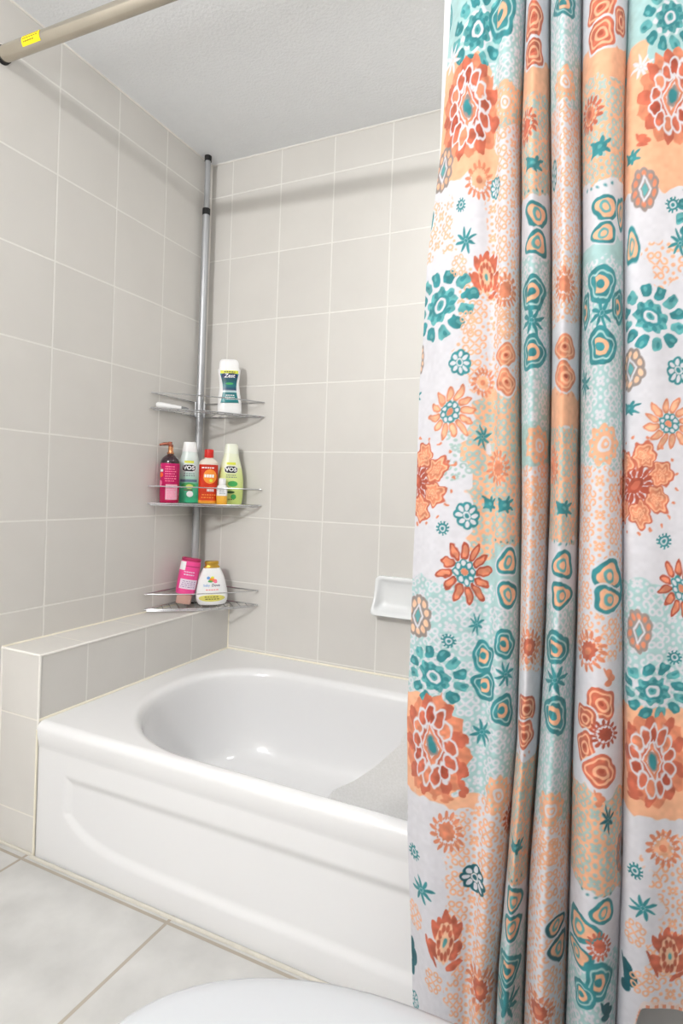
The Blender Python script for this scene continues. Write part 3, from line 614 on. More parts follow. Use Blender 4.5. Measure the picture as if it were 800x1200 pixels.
MOTIFS=[
 ('rosette', 0.0887, 1.7737, 0.0654, 0.0666, 'D', '', ''),
 ('blob', -0.0066, 1.8252, 0.0158, 0.0333, 'D', '', ''),
 ('star', 0.0231, 1.7445, 0.0336, 0.0286, 'W', '', ''),
 ('med', 0.0737, 1.6426, 0.0698, 0.0897, '', '', ''),
 ('star', -0.0237, 1.7785, 0.0114, 0.0137, 'W', '', ''),
 ('smed', 0.0185, 1.5565, 0.0315, 0.04, 'P', 't', ''),
 ('sun', 0.1022, 1.5196, 0.0271, 0.0343, 'O', 'P', ''),
 ('gear', 0.0698, 1.4827, 0.0094, 0.013, 'D', '', ''),
 ('star', 0.0816, 1.4225, 0.0184, 0.0244, 'D', '', ''),
 ('bird', -0.0075, 1.6251, 0.0114, 0.0136, 'D', '', ''),
 ('eye', -0.0104, 1.4742, 0.016, 0.0334, 'D', '', ''),
 ('lotus', 0.1162, 1.3633, 0.0307, 0.0513, '', '', ''),
 ('rosette', 0.0402, 1.3197, 0.0622, 0.0603, 'D', '', ''),
 ('xs', 0.0708, 1.3808, 0.0141, 0.0188, 'P', '', ''),
 ('xs', 0.0884, 1.2834, 0.013, 0.02, 'P', '', ''),
 ('daisyo', 0.0788, 1.2168, 0.0182, 0.0243, 'D', 'W', ''),
 ('smed', -0.0044, 1.231, 0.0124, 0.0304, 'p', 't', ''),
 ('sunpet', 0.0668, 1.1329, 0.0403, 0.0488, 'P', 'O', 'O'),
 ('bird', -0.0058, 1.1675, 0.0134, 0.0152, 'D', '', ''),
 ('sun', 0.1131, 1.1841, 0.0182, 0.0255, 'O', 'P', ''),
 ('star', 0.1136, 1.0935, 0.013, 0.0212, 'D', '', ''),
 ('clover', 0.0037, 1.0204, 0.072, 0.0755, 'O', 'R', ''),
 ('daisyo', 0.0939, 0.9625, 0.0208, 0.0255, 'D', 'W', ''),
 ('gear', 0.0587, 0.9389, 0.0105, 0.0129, 'D', '', ''),
 ('bird', 0.1269, 0.9837, 0.0157, 0.0183, 'D', '', ''),
 ('sunpet', 0.0937, 0.8676, 0.0429, 0.058, 'O', 'K', 'O'),
 ('smed', 0.0185, 0.7818, 0.031, 0.0398, 'p', 't', ''),
 ('star', 0.1111, 0.7837, 0.0117, 0.0198, 'D', '', ''),
 ('gear', 0.0733, 0.7513, 0.0117, 0.0128, 'D', '', ''),
 ('rosette', 0.0528, 0.6881, 0.0509, 0.0505, 'D', '', ''),
 ('star', 0.126, 0.6049, 0.0187, 0.0239, 'D', '', ''),
 ('med', 0.054, 0.5669, 0.0571, 0.0889, '', '', ''),
 ('sun', 0.0811, 0.4314, 0.0273, 0.0368, 'O', 'O', ''),
 ('gear', 0.019, 0.3718, 0.0168, 0.0135, 'D', '', ''),
 ('star', 0.0393, 0.3205, 0.0273, 0.0232, 'D', '', ''),
 ('daisyo', 0.1285, 0.3625, 0.0279, 0.0248, 'S', 'W', ''),
 ('lotus', 0.0829, 0.2516, 0.0377, 0.062, '', '', ''),
 ('xs', 0.0171, 0.2624, 0.0231, 0.0226, 'P', '', ''),
 ('leaf', 0.0005, 0.1847, 0.0231, 0.0434, 'S', '', ''),
 ('smed', -0.0082, 0.4296, 0.0084, 0.0393, 'P', 't', ''),
 ('xs', 0.0623, 0.1785, 0.0187, 0.0198, 'P', '', ''),
 ('sun', 0.1558, 0.1957, 0.0346, 0.0374, 'O', 'R', ''),
 ('daisyo', 0.0073, 0.1123, 0.0168, 0.0156, 'D', 'W', ''),
 ('leaf', 0.0995, 0.5079, 0.0156, 0.0198, 'R', '', ''),
 ('leaf', 0.0755, 0.4885, 0.0182, 0.0113, 'O', '', ''),
 ('blob', 0.1438, 1.7874, 0.0295, 0.0416, 'D', '', ''),
 ('ring', 0.1553, 1.641, 0.0246, 0.0309, '', '', ''),
 ('daisyo', 0.1337, 1.5061, 0.0126, 0.0199, 'D', 'W', ''),
 ('sun', 0.1577, 1.3304, 0.0268, 0.0306, 'O', 'O', ''),
 ('xs', 0.158, 1.2748, 0.0218, 0.0208, 'P', '', ''),
 ('rose', 0.1598, 1.225, 0.0264, 0.0229, 'O', '', ''),
 ('rose', 0.1601, 1.1807, 0.0258, 0.0243, 'O', '', ''),
 ('sun', 0.1444, 1.0427, 0.0236, 0.0306, 'O', 'O', ''),
 ('bird', 0.1596, 0.9822, 0.0203, 0.0193, 'D', '', ''),
 ('dots', 0.1577, 0.9217, 0.022, 0.011, 'D', '4', ''),
 ('eye', 0.1672, 0.89, 0.0236, 0.0258, 'D', '', ''),
 ('eye', 0.1681, 0.8377, 0.024, 0.0258, 'D', '', ''),
 ('blob', 0.1251, 0.7308, 0.0189, 0.0279, 'D', '', ''),
 ('blob', 0.1637, 0.7581, 0.0208, 0.0258, 'D', '', ''),
 ('blob', 0.1296, 0.6839, 0.022, 0.026, 'D', '', ''),
 ('star', 0.1653, 0.7097, 0.0191, 0.0221, 'D', '', ''),
 ('blob', 0.1643, 0.6506, 0.0222, 0.0274, 'D', '', ''),
 ('ring', 0.1636, 0.5135, 0.0246, 0.0338, '', '', ''),
 ('rose', 0.3144, 1.7635, 0.0353, 0.0341, 'R', '', ''),
 ('rose', 0.3158, 1.7102, 0.0353, 0.0275, 'R', '', ''),
 ('sun', 0.2998, 1.593, 0.0294, 0.0309, 'R', 'R', ''),
 ('bird', 0.3203, 1.5281, 0.0301, 0.0192, 'D', '', ''),
 ('dots', 0.3202, 1.4842, 0.0312, 0.0109, 'D', '4', ''),
 ('eye', 0.3287, 1.448, 0.034, 0.0257, 'D', '', ''),
 ('eye', 0.3284, 1.4, 0.0331, 0.0255, 'D', '', ''),
 ('blob', 0.3191, 1.3207, 0.0346, 0.0298, 'D', '', ''),
 ('star', 0.3193, 1.2759, 0.0308, 0.0271, 'D', '', ''),
 ('blob', 0.3209, 1.2261, 0.0332, 0.0297, 'D', '', ''),
 ('ring', 0.336, 1.0792, 0.0336, 0.0325, '', '', ''),
 ('xs', 0.3207, 1.0003, 0.0293, 0.0241, 'P', '', ''),
 ('sun', 0.3219, 0.7615, 0.0357, 0.0297, 'O', 'R', ''),
 ('rose', 0.3187, 0.6624, 0.0376, 0.0251, 'R', '', ''),
 ('rose', 0.3174, 0.622, 0.0376, 0.0249, 'R', '', ''),
 ('dots', 0.3136, 0.5895, 0.0294, 0.0088, 'O', '4', ''),
 ('sun', 0.1992, 0.4636, 0.0231, 0.0271, 'R', 'R', ''),
 ('bird', 0.3186, 0.4444, 0.0294, 0.0176, 'D', '', ''),
 ('dots', 0.3224, 0.3878, 0.0273, 0.0098, 'D', '4', ''),
 ('eye', 0.3231, 0.3563, 0.0329, 0.0248, 'D', '', ''),
 ('eye', 0.323, 0.3115, 0.0329, 0.0248, 'D', '', ''),
 ('blob', 0.3182, 0.2446, 0.0376, 0.0267, 'D', '', ''),
 ('blob', 0.2992, 0.2006, 0.0282, 0.0191, 'D', '', ''),
 ('star', 0.3232, 0.1917, 0.0336, 0.0278, 'D', '', ''),
 ('blob', 0.4912, 1.7708, 0.0335, 0.0209, 'D', '', ''),
 ('ring', 0.4932, 1.6429, 0.0307, 0.0296, '', '', ''),
 ('daisyo', 0.454, 1.5136, 0.0147, 0.027, 'D', 'W', ''),
 ('sun', 0.491, 1.3269, 0.0315, 0.0291, 'O', 'O', ''),
 ('rose', 0.4925, 1.2292, 0.0353, 0.0232, 'O', '', ''),
 ('rose', 0.4932, 1.1858, 0.0353, 0.026, 'O', '', ''),
 ('dots', 0.4937, 1.1569, 0.0294, 0.0079, 'O', '4', ''),
 ('sun', 0.4569, 1.0488, 0.0252, 0.0326, 'O', 'O', ''),
 ('bird', 0.4949, 0.981, 0.0294, 0.0184, 'D', '', ''),
 ('dots', 0.4952, 0.9258, 0.0315, 0.0092, 'D', '4', ''),
 ('eye', 0.4966, 0.8929, 0.0353, 0.0261, 'D', '', ''),
 ('eye', 0.4946, 0.8471, 0.0352, 0.0246, 'D', '', ''),
 ('blob', 0.4855, 0.7654, 0.0376, 0.0272, 'D', '', ''),
 ('star', 0.4879, 0.7159, 0.0336, 0.0262, 'D', '', ''),
 ('blob', 0.4904, 0.6609, 0.0347, 0.0319, 'D', '', ''),
 ('ring', 0.4905, 0.5161, 0.033, 0.0291, '', '', ''),
 ('xs', 0.4876, 0.4499, 0.0255, 0.022, 'P', '', ''),
 ('eye', 0.5215, 0.2921, 0.0282, 0.0258, 'S', '', ''),
 ('eye', 0.5127, 0.3301, 0.0282, 0.018, 'S', '', ''),
 ('sun', 0.4808, 0.2047, 0.0345, 0.0276, 'O', 'R', ''),
 ('rose', 0.6687, 1.7479, 0.032, 0.0263, 'R', '', ''),
 ('rose', 0.6707, 1.7049, 0.0292, 0.0291, 'R', '', ''),
 ('rose', 0.7067, 1.7269, 0.0165, 0.0282, 'R', '', ''),
 ('sun', 0.6494, 1.591, 0.0294, 0.0293, 'R', 'O', ''),
 ('bird', 0.6713, 1.5314, 0.0243, 0.021, 'D', '', ''),
 ('dots', 0.6686, 1.472, 0.0313, 0.0105, 'D', '5', ''),
 ('eye', 0.6819, 1.4385, 0.029, 0.0243, 'D', '', ''),
 ('eye', 0.6794, 1.3997, 0.0281, 0.02, 'D', '', ''),
 ('eye', 0.7165, 1.4354, 0.0141, 0.0316, 'D', '', ''),
 ('blob', 0.676, 1.3223, 0.0288, 0.0313, 'D', '', ''),
 ('blob', 0.6385, 1.2888, 0.0165, 0.0297, 'D', '', ''),
 ('star', 0.6764, 1.2758, 0.0214, 0.0258, 'D', '', ''),
 ('blob', 0.709, 1.2896, 0.0165, 0.0286, 'D', '', ''),
 ('blob', 0.6768, 1.228, 0.028, 0.0312, 'D', '', ''),
 ('star', 0.6389, 1.1756, 0.0189, 0.024, 'D', '', ''),
 ('ring', 0.6817, 1.0793, 0.0299, 0.0332, '', '', ''),
 ('eye', 0.6933, 0.883, 0.0333, 0.0281, 'D', '', ''),
 ('eye', 0.692, 0.8474, 0.0317, 0.0238, 'D', '', ''),
 ('leaf', 0.7206, 0.862, 0.0105, 0.0195, 'D', '', ''),
 ('sun', 0.659, 0.7677, 0.0317, 0.0333, 'O', 'R', ''),
 ('leaf', 0.6898, 0.7305, 0.0177, 0.0178, 'O', '', ''),
 ('rose', 0.6815, 0.6922, 0.0262, 0.0279, 'R', '', ''),
 ('rose', 0.6548, 0.6651, 0.0235, 0.0225, 'R', '', ''),
 ('rose', 0.6564, 0.6204, 0.0216, 0.0281, 'R', '', ''),
 ('sun', 0.6866, 0.6469, 0.0234, 0.0228, 'K', 'K', ''),
 ('rose', 0.6814, 0.5907, 0.0291, 0.0279, 'R', '', ''),
 ('leaf', 0.6779, 0.5507, 0.013, 0.0152, 'O', '', ''),
 ('star', 0.6925, 0.521, 0.0117, 0.0229, 'S', '', ''),
 ('smed', 0.7262, 0.4611, 0.0147, 0.0343, 'O', 't', ''),
 ('dots', 0.6783, 0.4037, 0.026, 0.0101, 'D', '5', ''),
 ('eye', 0.6543, 0.3469, 0.0376, 0.0275, 'D', '', ''),
 ('eye', 0.6903, 0.3819, 0.0222, 0.0225, 'D', '', ''),
 ('eye', 0.652, 0.306, 0.0329, 0.0191, 'D', '', ''),
 ('sun', 0.686, 0.3314, 0.0195, 0.0228, 'R', 'R', ''),
 ('blob', 0.6877, 0.2806, 0.0223, 0.0307, 'D', '', ''),
 ('blob', 0.6646, 0.2525, 0.0189, 0.022, 'D', '', ''),
 ('leaf', 0.697, 0.2323, 0.0245, 0.0182, 'S', '', ''),
 ('rosette', 0.8196, 1.7184, 0.0439, 0.0508, 'D', '', ''),
 ('star', 0.7792, 1.6502, 0.0182, 0.0208, 'W', '', ''),
 ('med', 0.8255, 1.6031, 0.052, 0.0743, '', '', ''),
 ('smed', 0.7845, 1.4644, 0.0208, 0.0348, 'O', 't', ''),
 ('leaf', 0.7784, 1.5379, 0.0208, 0.013, 'R', '', ''),
 ('gear', 0.8255, 1.4379, 0.0117, 0.0128, 'D', '', ''),
 ('star', 0.8349, 1.3816, 0.0169, 0.0216, 'D', '', ''),
 ('bird', 0.7649, 1.5168, 0.0188, 0.0157, 'D', '', ''),
 ('eye', 0.767, 1.3794, 0.0135, 0.0343, 'D', '', ''),
 ('rosette', 0.7939, 1.2701, 0.0495, 0.0505, 'D', '', ''),
 ('daisyo', 0.8326, 1.191, 0.0182, 0.0228, 'D', 'W', ''),
 ('smed', 0.7642, 1.1948, 0.0231, 0.0336, 'p', 't', ''),
 ('bird', 0.763, 1.1356, 0.021, 0.0155, 'D', '', ''),
 ('sunpet', 0.8191, 1.1122, 0.039, 0.0418, 'P', 'O', 'O'),
 ('clover', 0.7728, 1.0184, 0.0598, 0.0715, 'O', 'R', ''),
 ('gear', 0.8129, 0.9389, 0.0117, 0.0126, 'D', '', ''),
 ('sunpet', 0.8374, 0.8694, 0.0364, 0.0478, 'O', 'K', 'O'),
 ('smed', 0.7775, 0.8039, 0.0195, 0.0342, 'O', 't', ''),
 ('gear', 0.8277, 0.7671, 0.0117, 0.0113, 'D', '', ''),
 ('rosette', 0.7978, 0.717, 0.0495, 0.0414, 'D', '', ''),
 ('med', 0.7975, 0.6169, 0.0507, 0.07, '', '', ''),
 ('sun', 0.8128, 0.4862, 0.026, 0.03, 'O', 'P', ''),
 ('gear', 0.7742, 0.4479, 0.0117, 0.0126, 'D', '', ''),
 ('star', 0.7849, 0.3978, 0.0208, 0.02, 'D', '', ''),
 ('xs', 0.7751, 0.3572, 0.0156, 0.0187, 'P', '', ''),
 ('lotus', 0.8204, 0.3329, 0.0338, 0.05, '', '', ''),
 ('leaf', 0.7631, 0.2853, 0.0231, 0.0333, 'S', '', ''),
 ('xs', 0.7868, 0.2863, 0.0169, 0.0175, 'P', '', ''),
 ('leaf', 0.7649, 0.5642, 0.0252, 0.0152, 'R', '', ''),
 ('rosette', 0.8774, 1.4236, 0.0495, 0.0499, 'D', '', ''),
 ('med', 0.8961, 1.0348, 0.052, 0.0745, '', '', ''),
 ('sunpet', 0.8841, 1.2096, 0.039, 0.0413, 'P', 'O', 'O'),
 ('rosette', 0.8902, 0.5378, 0.0495, 0.0435, 'D', '', ''),
]
HEM_H,HEM_S,HEM_W=.205,.748,.042
# ---- printed cloth pattern, painted in cloth coordinates (metres along the cloth, height) 
COLS={'W':(220,219,225),'P':(241,182,146),'T':(172,206,206),'t':(96,166,168),'D':(58,136,142),'O':(220,138,106),'R':(198,106,82),
      'K':(172,82,62),'G':(150,138,134),'g':(170,196,192),'p':(243,198,165),'S':(36,96,106)}
def paint_cloth(NS,NZ,smax,z0,z1,patches,motifs):
    rng=np.random.RandomState(7)
    cs=smax/(NS-1); cz=(z1-z0)/(NZ-1)
    s=np.linspace(0,smax,NS,dtype=np.float32)[None,:]; z=np.linspace(z0,z1,NZ,dtype=np.float32)[:,None]
    img=np.empty((NZ,NS,3),np.float32); img[:]=COLS['W']
    def vnoise(scale,seed):
        r=np.random.RandomState(seed); nx=int(smax/scale)+3; ny=int((z1-z0)/scale)+3
        g=r.uniform(-1,1,(ny,nx)).astype(np.float32)
        fx=s/scale; fy=(z-z0)/scale
        ix=fx.astype(int); iy=fy.astype(int); tx=fx-ix; ty=fy-iy
        tx=tx*tx*(3-2*tx); ty=ty*ty*(3-2*ty)
        a=g[iy,ix]*(1-tx)+g[iy,ix+1]*tx; b=g[iy+1,ix]*(1-tx)+g[iy+1,ix+1]*tx
        return a*(1-ty)+b*ty
    n1=vnoise(.03,1); n2=vnoise(.011,2); n3=vnoise(.006,3); n4=vnoise(.03,4)
    wash=.6*n2+.4*n3
    def put(sl,alpha,col,wsh=.05):
        c=np.array(COLS[col],np.float32); a=alpha[...,None]
        tint=c*(1+(wsh*.35 if col=='W' else wsh)*wash[sl])[...,None]
        img[sl]=img[sl]*(1-a)+tint*a
    def clip01(x): return np.clip(x,0,1)
    def scroll(S,Z,per):
        # distance field of a lattice of little cross scrolls, diamonds and dots (unit: per)
        x=S/per; y=Z/per
        x=x-np.round(x); y=y-np.round(y); ax=np.abs(x); ay=np.abs(y)
        d=np.abs(np.hypot(ax-.27,ay-.12)-.085)+.5*clip01((.0-(ax-.27))*8)*clip01((ay-.13)*20)
        d=np.minimum(d,np.abs(np.hypot(ax-.11,ay-.30)-.085)+.5*clip01((.02-(ax-.11))*-8)*0)
        d=np.minimum(d,np.hypot(ax-.09-clip01((ax-.09)/.1)*0,ay-.09)-.0+.0)
        seg=np.abs(ax-ay)*.707+np.maximum(0,np.abs((ax+ay)-.2)-.16)
        d=np.minimum(d,seg)
        dia=np.abs((.5-ax)+(.5-ay)-.085)*.7
        dots=np.minimum(np.hypot(ax-.5,ay-.24),np.hypot(ax-.24,ay-.5))-.022
        dots=np.minimum(dots,np.hypot(ax-.4,ay-.4)-.025)
        dots=np.minimum(dots,np.hypot(ax-.5,ay)-.03)
        return np.minimum(np.minimum(d,dia),dots)
    FIL={'pw':('P',.050),'wt':('W',.056),'gp':('g',.056),'gw':('g',.050)}
    for (s0,s1,za,zb,gr,fil,soft) in patches:
        i0=max(0,int((s0-.03)/cs)); i1=min(NS,int((s1+.03)/cs)+2); j0=max(0,int((za-z0-.03)/cz)); j1=min(NZ,int((zb-z0+.03)/cz)+2)
        if i1<=i0 or j1<=j0: continue
        sl=(slice(j0,j1),slice(i0,i1))
        S=s[:,i0:i1]; Z=z[j0:j1]
        d=np.minimum(np.minimum(S-s0,s1-S),np.minimum(Z-za,zb-Z))+.0065+ (n1[sl]*.010+n2[sl]*.005)*soft
        m=clip01(.5+d/.0022)
        if gr!='-': put(sl,m,gr,.04)
        if fil!='-':
            c,w=FIL[fil]; per=.050
            f=scroll(S+.003*n4[sl],Z+.003*n1[sl],per)
            a=clip01(.5-(f-w*.62)/(cs/per)*.9)*m
            put(sl,a,c,.05)
    def win(sc,zc,hw,hh,k=1.25):
        i0=max(0,int((sc-hw*k)/cs)); i1=min(NS,int((sc+hw*k)/cs)+2); j0=max(0,int((zc-hh*k-z0)/cz)); j1=min(NZ,int((zc+hh*k-z0)/cz)+2)
        if i1-i0<2 or j1-j0<2: return None
        sl=(slice(j0,j1),slice(i0,i1))
        X=((s[:,i0:i1]-sc)/hw+0*z[j0:j1]); Y=((z[j0:j1]-zc)/hh+0*s[:,i0:i1])
        ph=(sc*91+zc*57)
        X2=X+.05*np.sin(4.1*Y+ph)+.04*n2[sl]; Y2=Y+.05*np.sin(3.7*X+ph*1.3)+.04*n3[sl]
        aa=1.0*max(cs/hw,cz/hh)
        return sl,X2,Y2,aa
    def petal(X,Y,ang,r0,r1,w,pt=1.0):
        # leaf shape along direction ang from radius r0 to r1, half width w
        u=X*np.cos(ang)+Y*np.sin(ang); v=-X*np.sin(ang)+Y*np.cos(ang)
        t=clip01((u-r0)/(r1-r0)); prof=w*np.sqrt(np.maximum(1e-6,np.sin(np.pi*t**pt)))
        d=np.abs(v)-prof
        out=np.maximum(r0-u,u-r1)
        return np.maximum(d,out)
    def E(sl,d,aa,col,w=.06): put(sl,clip01(.5-d/aa),col,w)
    for (kind,sc,zc,hw,hh,c1,c2,c3) in motifs:
        g=win(sc,zc,hw,hh)
        if g is None: continue
        sl,X,Y,aa=g; R=np.hypot(X,Y); A=np.arctan2(Y,X)
        if kind=='med':        # big medallion flower
            Ro=.86+.14*(1-np.abs(np.sin(A*4.5)))*1.2
            E(sl,R-Ro,aa,'O',.10)
            for k in range(9): E(sl,petal(X,Y,k*2*np.pi/9+.35,.45,.99,.16),aa,'R',.16)
            for k in range(9): E(sl,petal(X,Y,k*2*np.pi/9+.05,.55,.9,.10),aa,'O',.16)
            Xs,Ys=X/.68,Y/.80; Rs=np.hypot(Xs,Ys); As=np.arctan2(Ys,Xs)
            E(sl,(Rs-.84)*.6,aa,'R',.2)
            for k in range(13):
                a=k*2*np.pi/13+.12; px,py=.72*np.cos(a),.72*np.sin(a)
                u=(Xs-px)*np.cos(a)+(Ys-py)*np.sin(a); v=-(Xs-px)*np.sin(a)+(Ys-py)*np.cos(a)
                q=np.hypot(u/1.35,v)
                E(sl,(q-.215)*.66,aa,'W'); E(sl,(q-.150)*.66,aa,('R','O','R','K')[k%4],.2)
            dm=np.abs(Xs)/.42+np.abs(Ys)/.56
            E(sl,(dm-1.06)*.3,aa,'W'); E(sl,(dm-.90)*.3,aa,'O',.15); E(sl,(dm-.62)*.3,aa,'W'); E(sl,(dm-.52)*.3,aa,'P'); E(sl,(np.hypot(X/1.0,Y/1.5)-.14),aa,'G'); E(sl,(np.hypot(X,Y/1.5)-.10),aa,'D')
        elif kind=='smed':
            Xs,Ys=X*1.0,Y*1.0; sc_=.88+.10*np.abs(np.sin(A*5))
            E(sl,R-sc_,aa,'G'); 
            for k in range(10):
                a=k*np.pi/5+np.pi/10; E(sl,np.hypot(X-.67*np.cos(a),Y-.67*np.sin(a))-.155,aa,c1)
            dm=np.abs(X)/.42+np.abs(Y)/.55
            E(sl,(dm-1.1)*.3,aa,'W'); E(sl,(dm-.75)*.3,aa,'G'); E(sl,(dm-.55)*.3,aa,c2)
        elif kind=='rosette':
            n=12
            for k in range(n):
                a=k*2*np.pi/n+.2
                u=X*np.cos(a)+Y*np.sin(a); v=-X*np.sin(a)+Y*np.cos(a); hwp=.158+.14*(u-.8)
                d=(((np.abs((u-.79)/.205))**3+(np.abs(v)/np.maximum(hwp,.05))**3)**(1/3.)-1)*.2
                E(sl,d,aa,('D','t','D','D','t')[k%5],.2)
                E(sl,np.hypot((u-.86)/1.6,v-.03)-.055,aa,'D' if k%5 in(1,4) else 't',.15)
            E(sl,R-(.53+.04*np.sin(A*10)),aa,'W'); E(sl,R-(.47+.05*np.sin(A*9)),aa,'t',.2); 
            for k in range(9):
                a=k*2*np.pi/9; E(sl,np.hypot(X-.36*np.cos(a),Y-.36*np.sin(a))-.075,aa,'D',.15)
            E(sl,R-.29,aa,'D',.15); E(sl,R-.205,aa,'W'); E(sl,R-.115,aa,'t'); E(sl,R-.05,aa,'D')
        elif kind=='daisyo':
            n=8; pd=np.full_like(X,9)
            for k in range(n):
                a=k*2*np.pi/n; pd=np.minimum(pd,np.hypot((X-.60*np.cos(a)),(Y-.60*np.sin(a)))-.34)
            E(sl,pd,aa,c1,.12)
            for k in range(n):
                a=k*2*np.pi/n; E(sl,petal(X,Y,a,.30,.80,.15),aa,c2)
            E(sl,R-.26,aa,c2); E(sl,R-.17,aa,c1)
        elif kind=='sunpet':
            n=12
            for k in range(n):
                a=k*2*np.pi/n+.13; L_=1.0-.1*(k%2)
                E(sl,petal(X,Y,a,.36,L_,.135,.8),aa,c2,.12); E(sl,petal(X,Y,a,.44,L_-.10,.085,.8),aa,c1,.18)
            n=8; pd=np.full_like(X,9)
            for k in range(n):
                a=k*2*np.pi/n+.2; pd=np.minimum(pd,np.hypot(X-.25*np.cos(a),Y-.25*np.sin(a))-.135)
            E(sl,pd,aa,'D'); 
            for k in range(n):
                a=k*2*np.pi/n+.2; E(sl,np.hypot(X-.26*np.cos(a),Y-.26*np.sin(a))-.075,aa,'W')
            E(sl,R-.12,aa,c3)
        elif kind=='clover':   # ring of fat petals round a daisy
            for k in range(7):
                a=k*2*np.pi/7+.4; px,py=.62*np.cos(a),.62*np.sin(a)
                u=(X-px)*np.cos(a)+(Y-py)*np.sin(a); v=-(X-px)*np.sin(a)+(Y-py)*np.cos(a)
                q=np.hypot(u/1.15,v)+.03*np.sin(6*np.arctan2(v,u))
                E(sl,q-.27,aa,c2,.1); E(sl,q-.225,aa,'P',.1); E(sl,q-.185,aa,c1,.15); E(sl,np.abs(q-.10)-.018,aa,'P'); E(sl,q-.045,aa,'P')
            for k in range(20):
                a=k*np.pi/10; E(sl,np.hypot(X-1.0*np.cos(a),Y-1.0*np.sin(a))-.04,aa,c1)
            for k in range(14):
                E(sl,petal(X,Y,k*np.pi/7,.16,.40,.05),aa,'K')
            E(sl,R-.17,aa,'K',.2); E(sl,R-.09,aa,'R')
        elif kind=='gear':
            E(sl,R-(.80+.20*np.sign(np.sin(A*11))*.7),aa,c1,.1); E(sl,R-.42,aa,'W'); E(sl,R-.24,aa,c1)
        elif kind=='star':
            for k in range(8): E(sl,petal(X,Y,k*np.pi/4+.3,.14,1.0-.12*(k%2),.12,.7),aa,c1,.1)
            E(sl,R-.13,aa,c1)
        elif kind=='lotus':
            for (px,py,an,L_,w) in ((-.25,.1,2.3,.75,.17),(.3,.05,.9,.75,.17),(0,.15,1.57,.85,.2),(-.3,-.25,2.7,.6,.16),(.35,-.25,.4,.6,.16),(-.1,.0,1.9,.9,.16),(.12,.0,1.2,.9,.16),(-.2,-.35,3.0,.5,.14),(.25,-.4,.1,.5,.14)):
                E(sl,petal(X-px,Y-py,an,-.1,L_*.8,w),aa,'R',.2)
            Xs,Ys=X/.40,(Y+.05)/.58; Rs=np.hypot(Xs,Ys); As=np.arctan2(Ys,Xs)
            E(sl,(Rs-(.9+.1*np.abs(np.sin(As*5))))*.4,aa,'p')
            for k in range(10):
                a=k*np.pi/5; E(sl,(np.hypot(Xs-.66*np.cos(a),Ys-.66*np.sin(a))-.2)*.4,aa,'R',.2)
            E(sl,(Rs-.33)*.4,aa,'p'); E(sl,(Rs-.2)*.4,aa,'t')
            for k,(x0,y0,a) in enumerate(((-.9,.0,-.9),(.1,-.75,.35))):
                E(sl,petal(X-x0,Y-y0,a,0,.85,.09,.7),aa,'R',.2)
        elif kind=='sun':
            for k in range(15):
                a=k*2*np.pi/15; E(sl,petal(X,Y,a,.52,.98,.10,1.2),aa,c1,.1)
            for k in range(15):
                a=(k+.5)*2*np.pi/15; E(sl,np.hypot(X-.62*np.cos(a),Y-.62*np.sin(a))-.05,aa,c1)
            E(sl,R-(.46+.04*np.sin(A*11)),aa,c2,.15); E(sl,R-.2,aa,c1,.2)
        elif kind=='blob':     # ikat paisley
            q=R+.07*np.sin(3*A+zc*40)+.05*np.sin(5*A+sc*70)
            E(sl,q-.95,aa,c1,.14); E(sl,q-.70,aa,'T',.06); E(sl,q-.60,aa,c1,.14)
            u=X*.9+.1; v=Y
            E(sl,np.maximum(np.abs(np.hypot(u,v)-.33)-.11,-(u+.22)),aa,'P'); 
        elif kind=='eye':      # outlined paisley: peach inside, teal line, on pale ground
            q=R+.09*np.sin(3*A+zc*50)
            E(sl,q-.98,aa,'W'); E(sl,q-.85,aa,c1,.14); E(sl,q-.60,aa,'P',.08); E(sl,np.hypot(X+.05,Y*.7)-.30,aa,'t'); E(sl,np.hypot(X+.02,Y*.7)-.17,aa,'P')
        elif kind=='rose':
            q=R+.08*np.sin(4*A+zc*30)
            E(sl,q-1.0,aa,'W'); E(sl,q-.86,aa,c1,.2); E(sl,np.abs(q-.62)-.06,aa,'P'); E(sl,np.abs(np.hypot(X-.08,Y+.05)-.30)-.07,aa,'P',.1); E(sl,np.hypot(X-.05,Y)-.12,aa,'K')
        elif kind=='ring':
            E(sl,R-(.90+.09*np.sin(A*9)),aa,'P')
            for k in range(14):
                a=k*2*np.pi/14; E(sl,np.hypot(X-.66*np.cos(a),Y-.66*np.sin(a))-.075,aa,'T')
            E(sl,R-.36,aa,'W'); E(sl,R-.22,aa,'P'); E(sl,R-.10,aa,'W')
        elif kind=='bird':
            d=np.maximum(np.abs(X+.05)-.48-.1*Y,np.abs(Y+.05)-.42+.15*X)
            for a,L_ in ((.6,.95),(1.2,.8),(2.4,.95),(3.9,.8),(-.5,.85),(-1.3,.75)): d=np.minimum(d,petal(X,Y,a,.2,L_,.13))
            E(sl,d,aa,c1,.15); E(sl,np.hypot(X,Y)-.14,aa,'t')
        elif kind=='leaf':
            d=np.full_like(X,9)
            for px,py,rr in ((.1,.45,.36),(.35,.0,.42),(.1,-.45,.36)): d=np.minimum(d,np.hypot(X-px,(Y-py)*1.25)-rr)
            d=np.minimum(d,petal(X,Y,1.9,-.1,.98,.12))
            E(sl,d,aa,c1,.12)
        elif kind=='xs':
            ax=np.abs(X); ay=np.abs(Y)
            d=np.abs(np.hypot(ax-.62,ay-.34)-.22); d=np.minimum(d,np.abs(np.hypot(ax-.30,ay-.72)-.2)); d=np.minimum(d,np.abs(ax-ay)*.707+np.maximum(0,np.abs(ax+ay-.5)-.45))
            E(sl,d-.07,aa,c1)
        elif kind=='dots':
            n=int(c2)
            for k in range(n): 
                t=(k+.5)/n*2-1; E(sl,np.hypot((X-t)*1.0,(Y-.6*t*t)*hh/hw)-.07,aa,c1)
    img*= (1+.012*n3)[...,None]
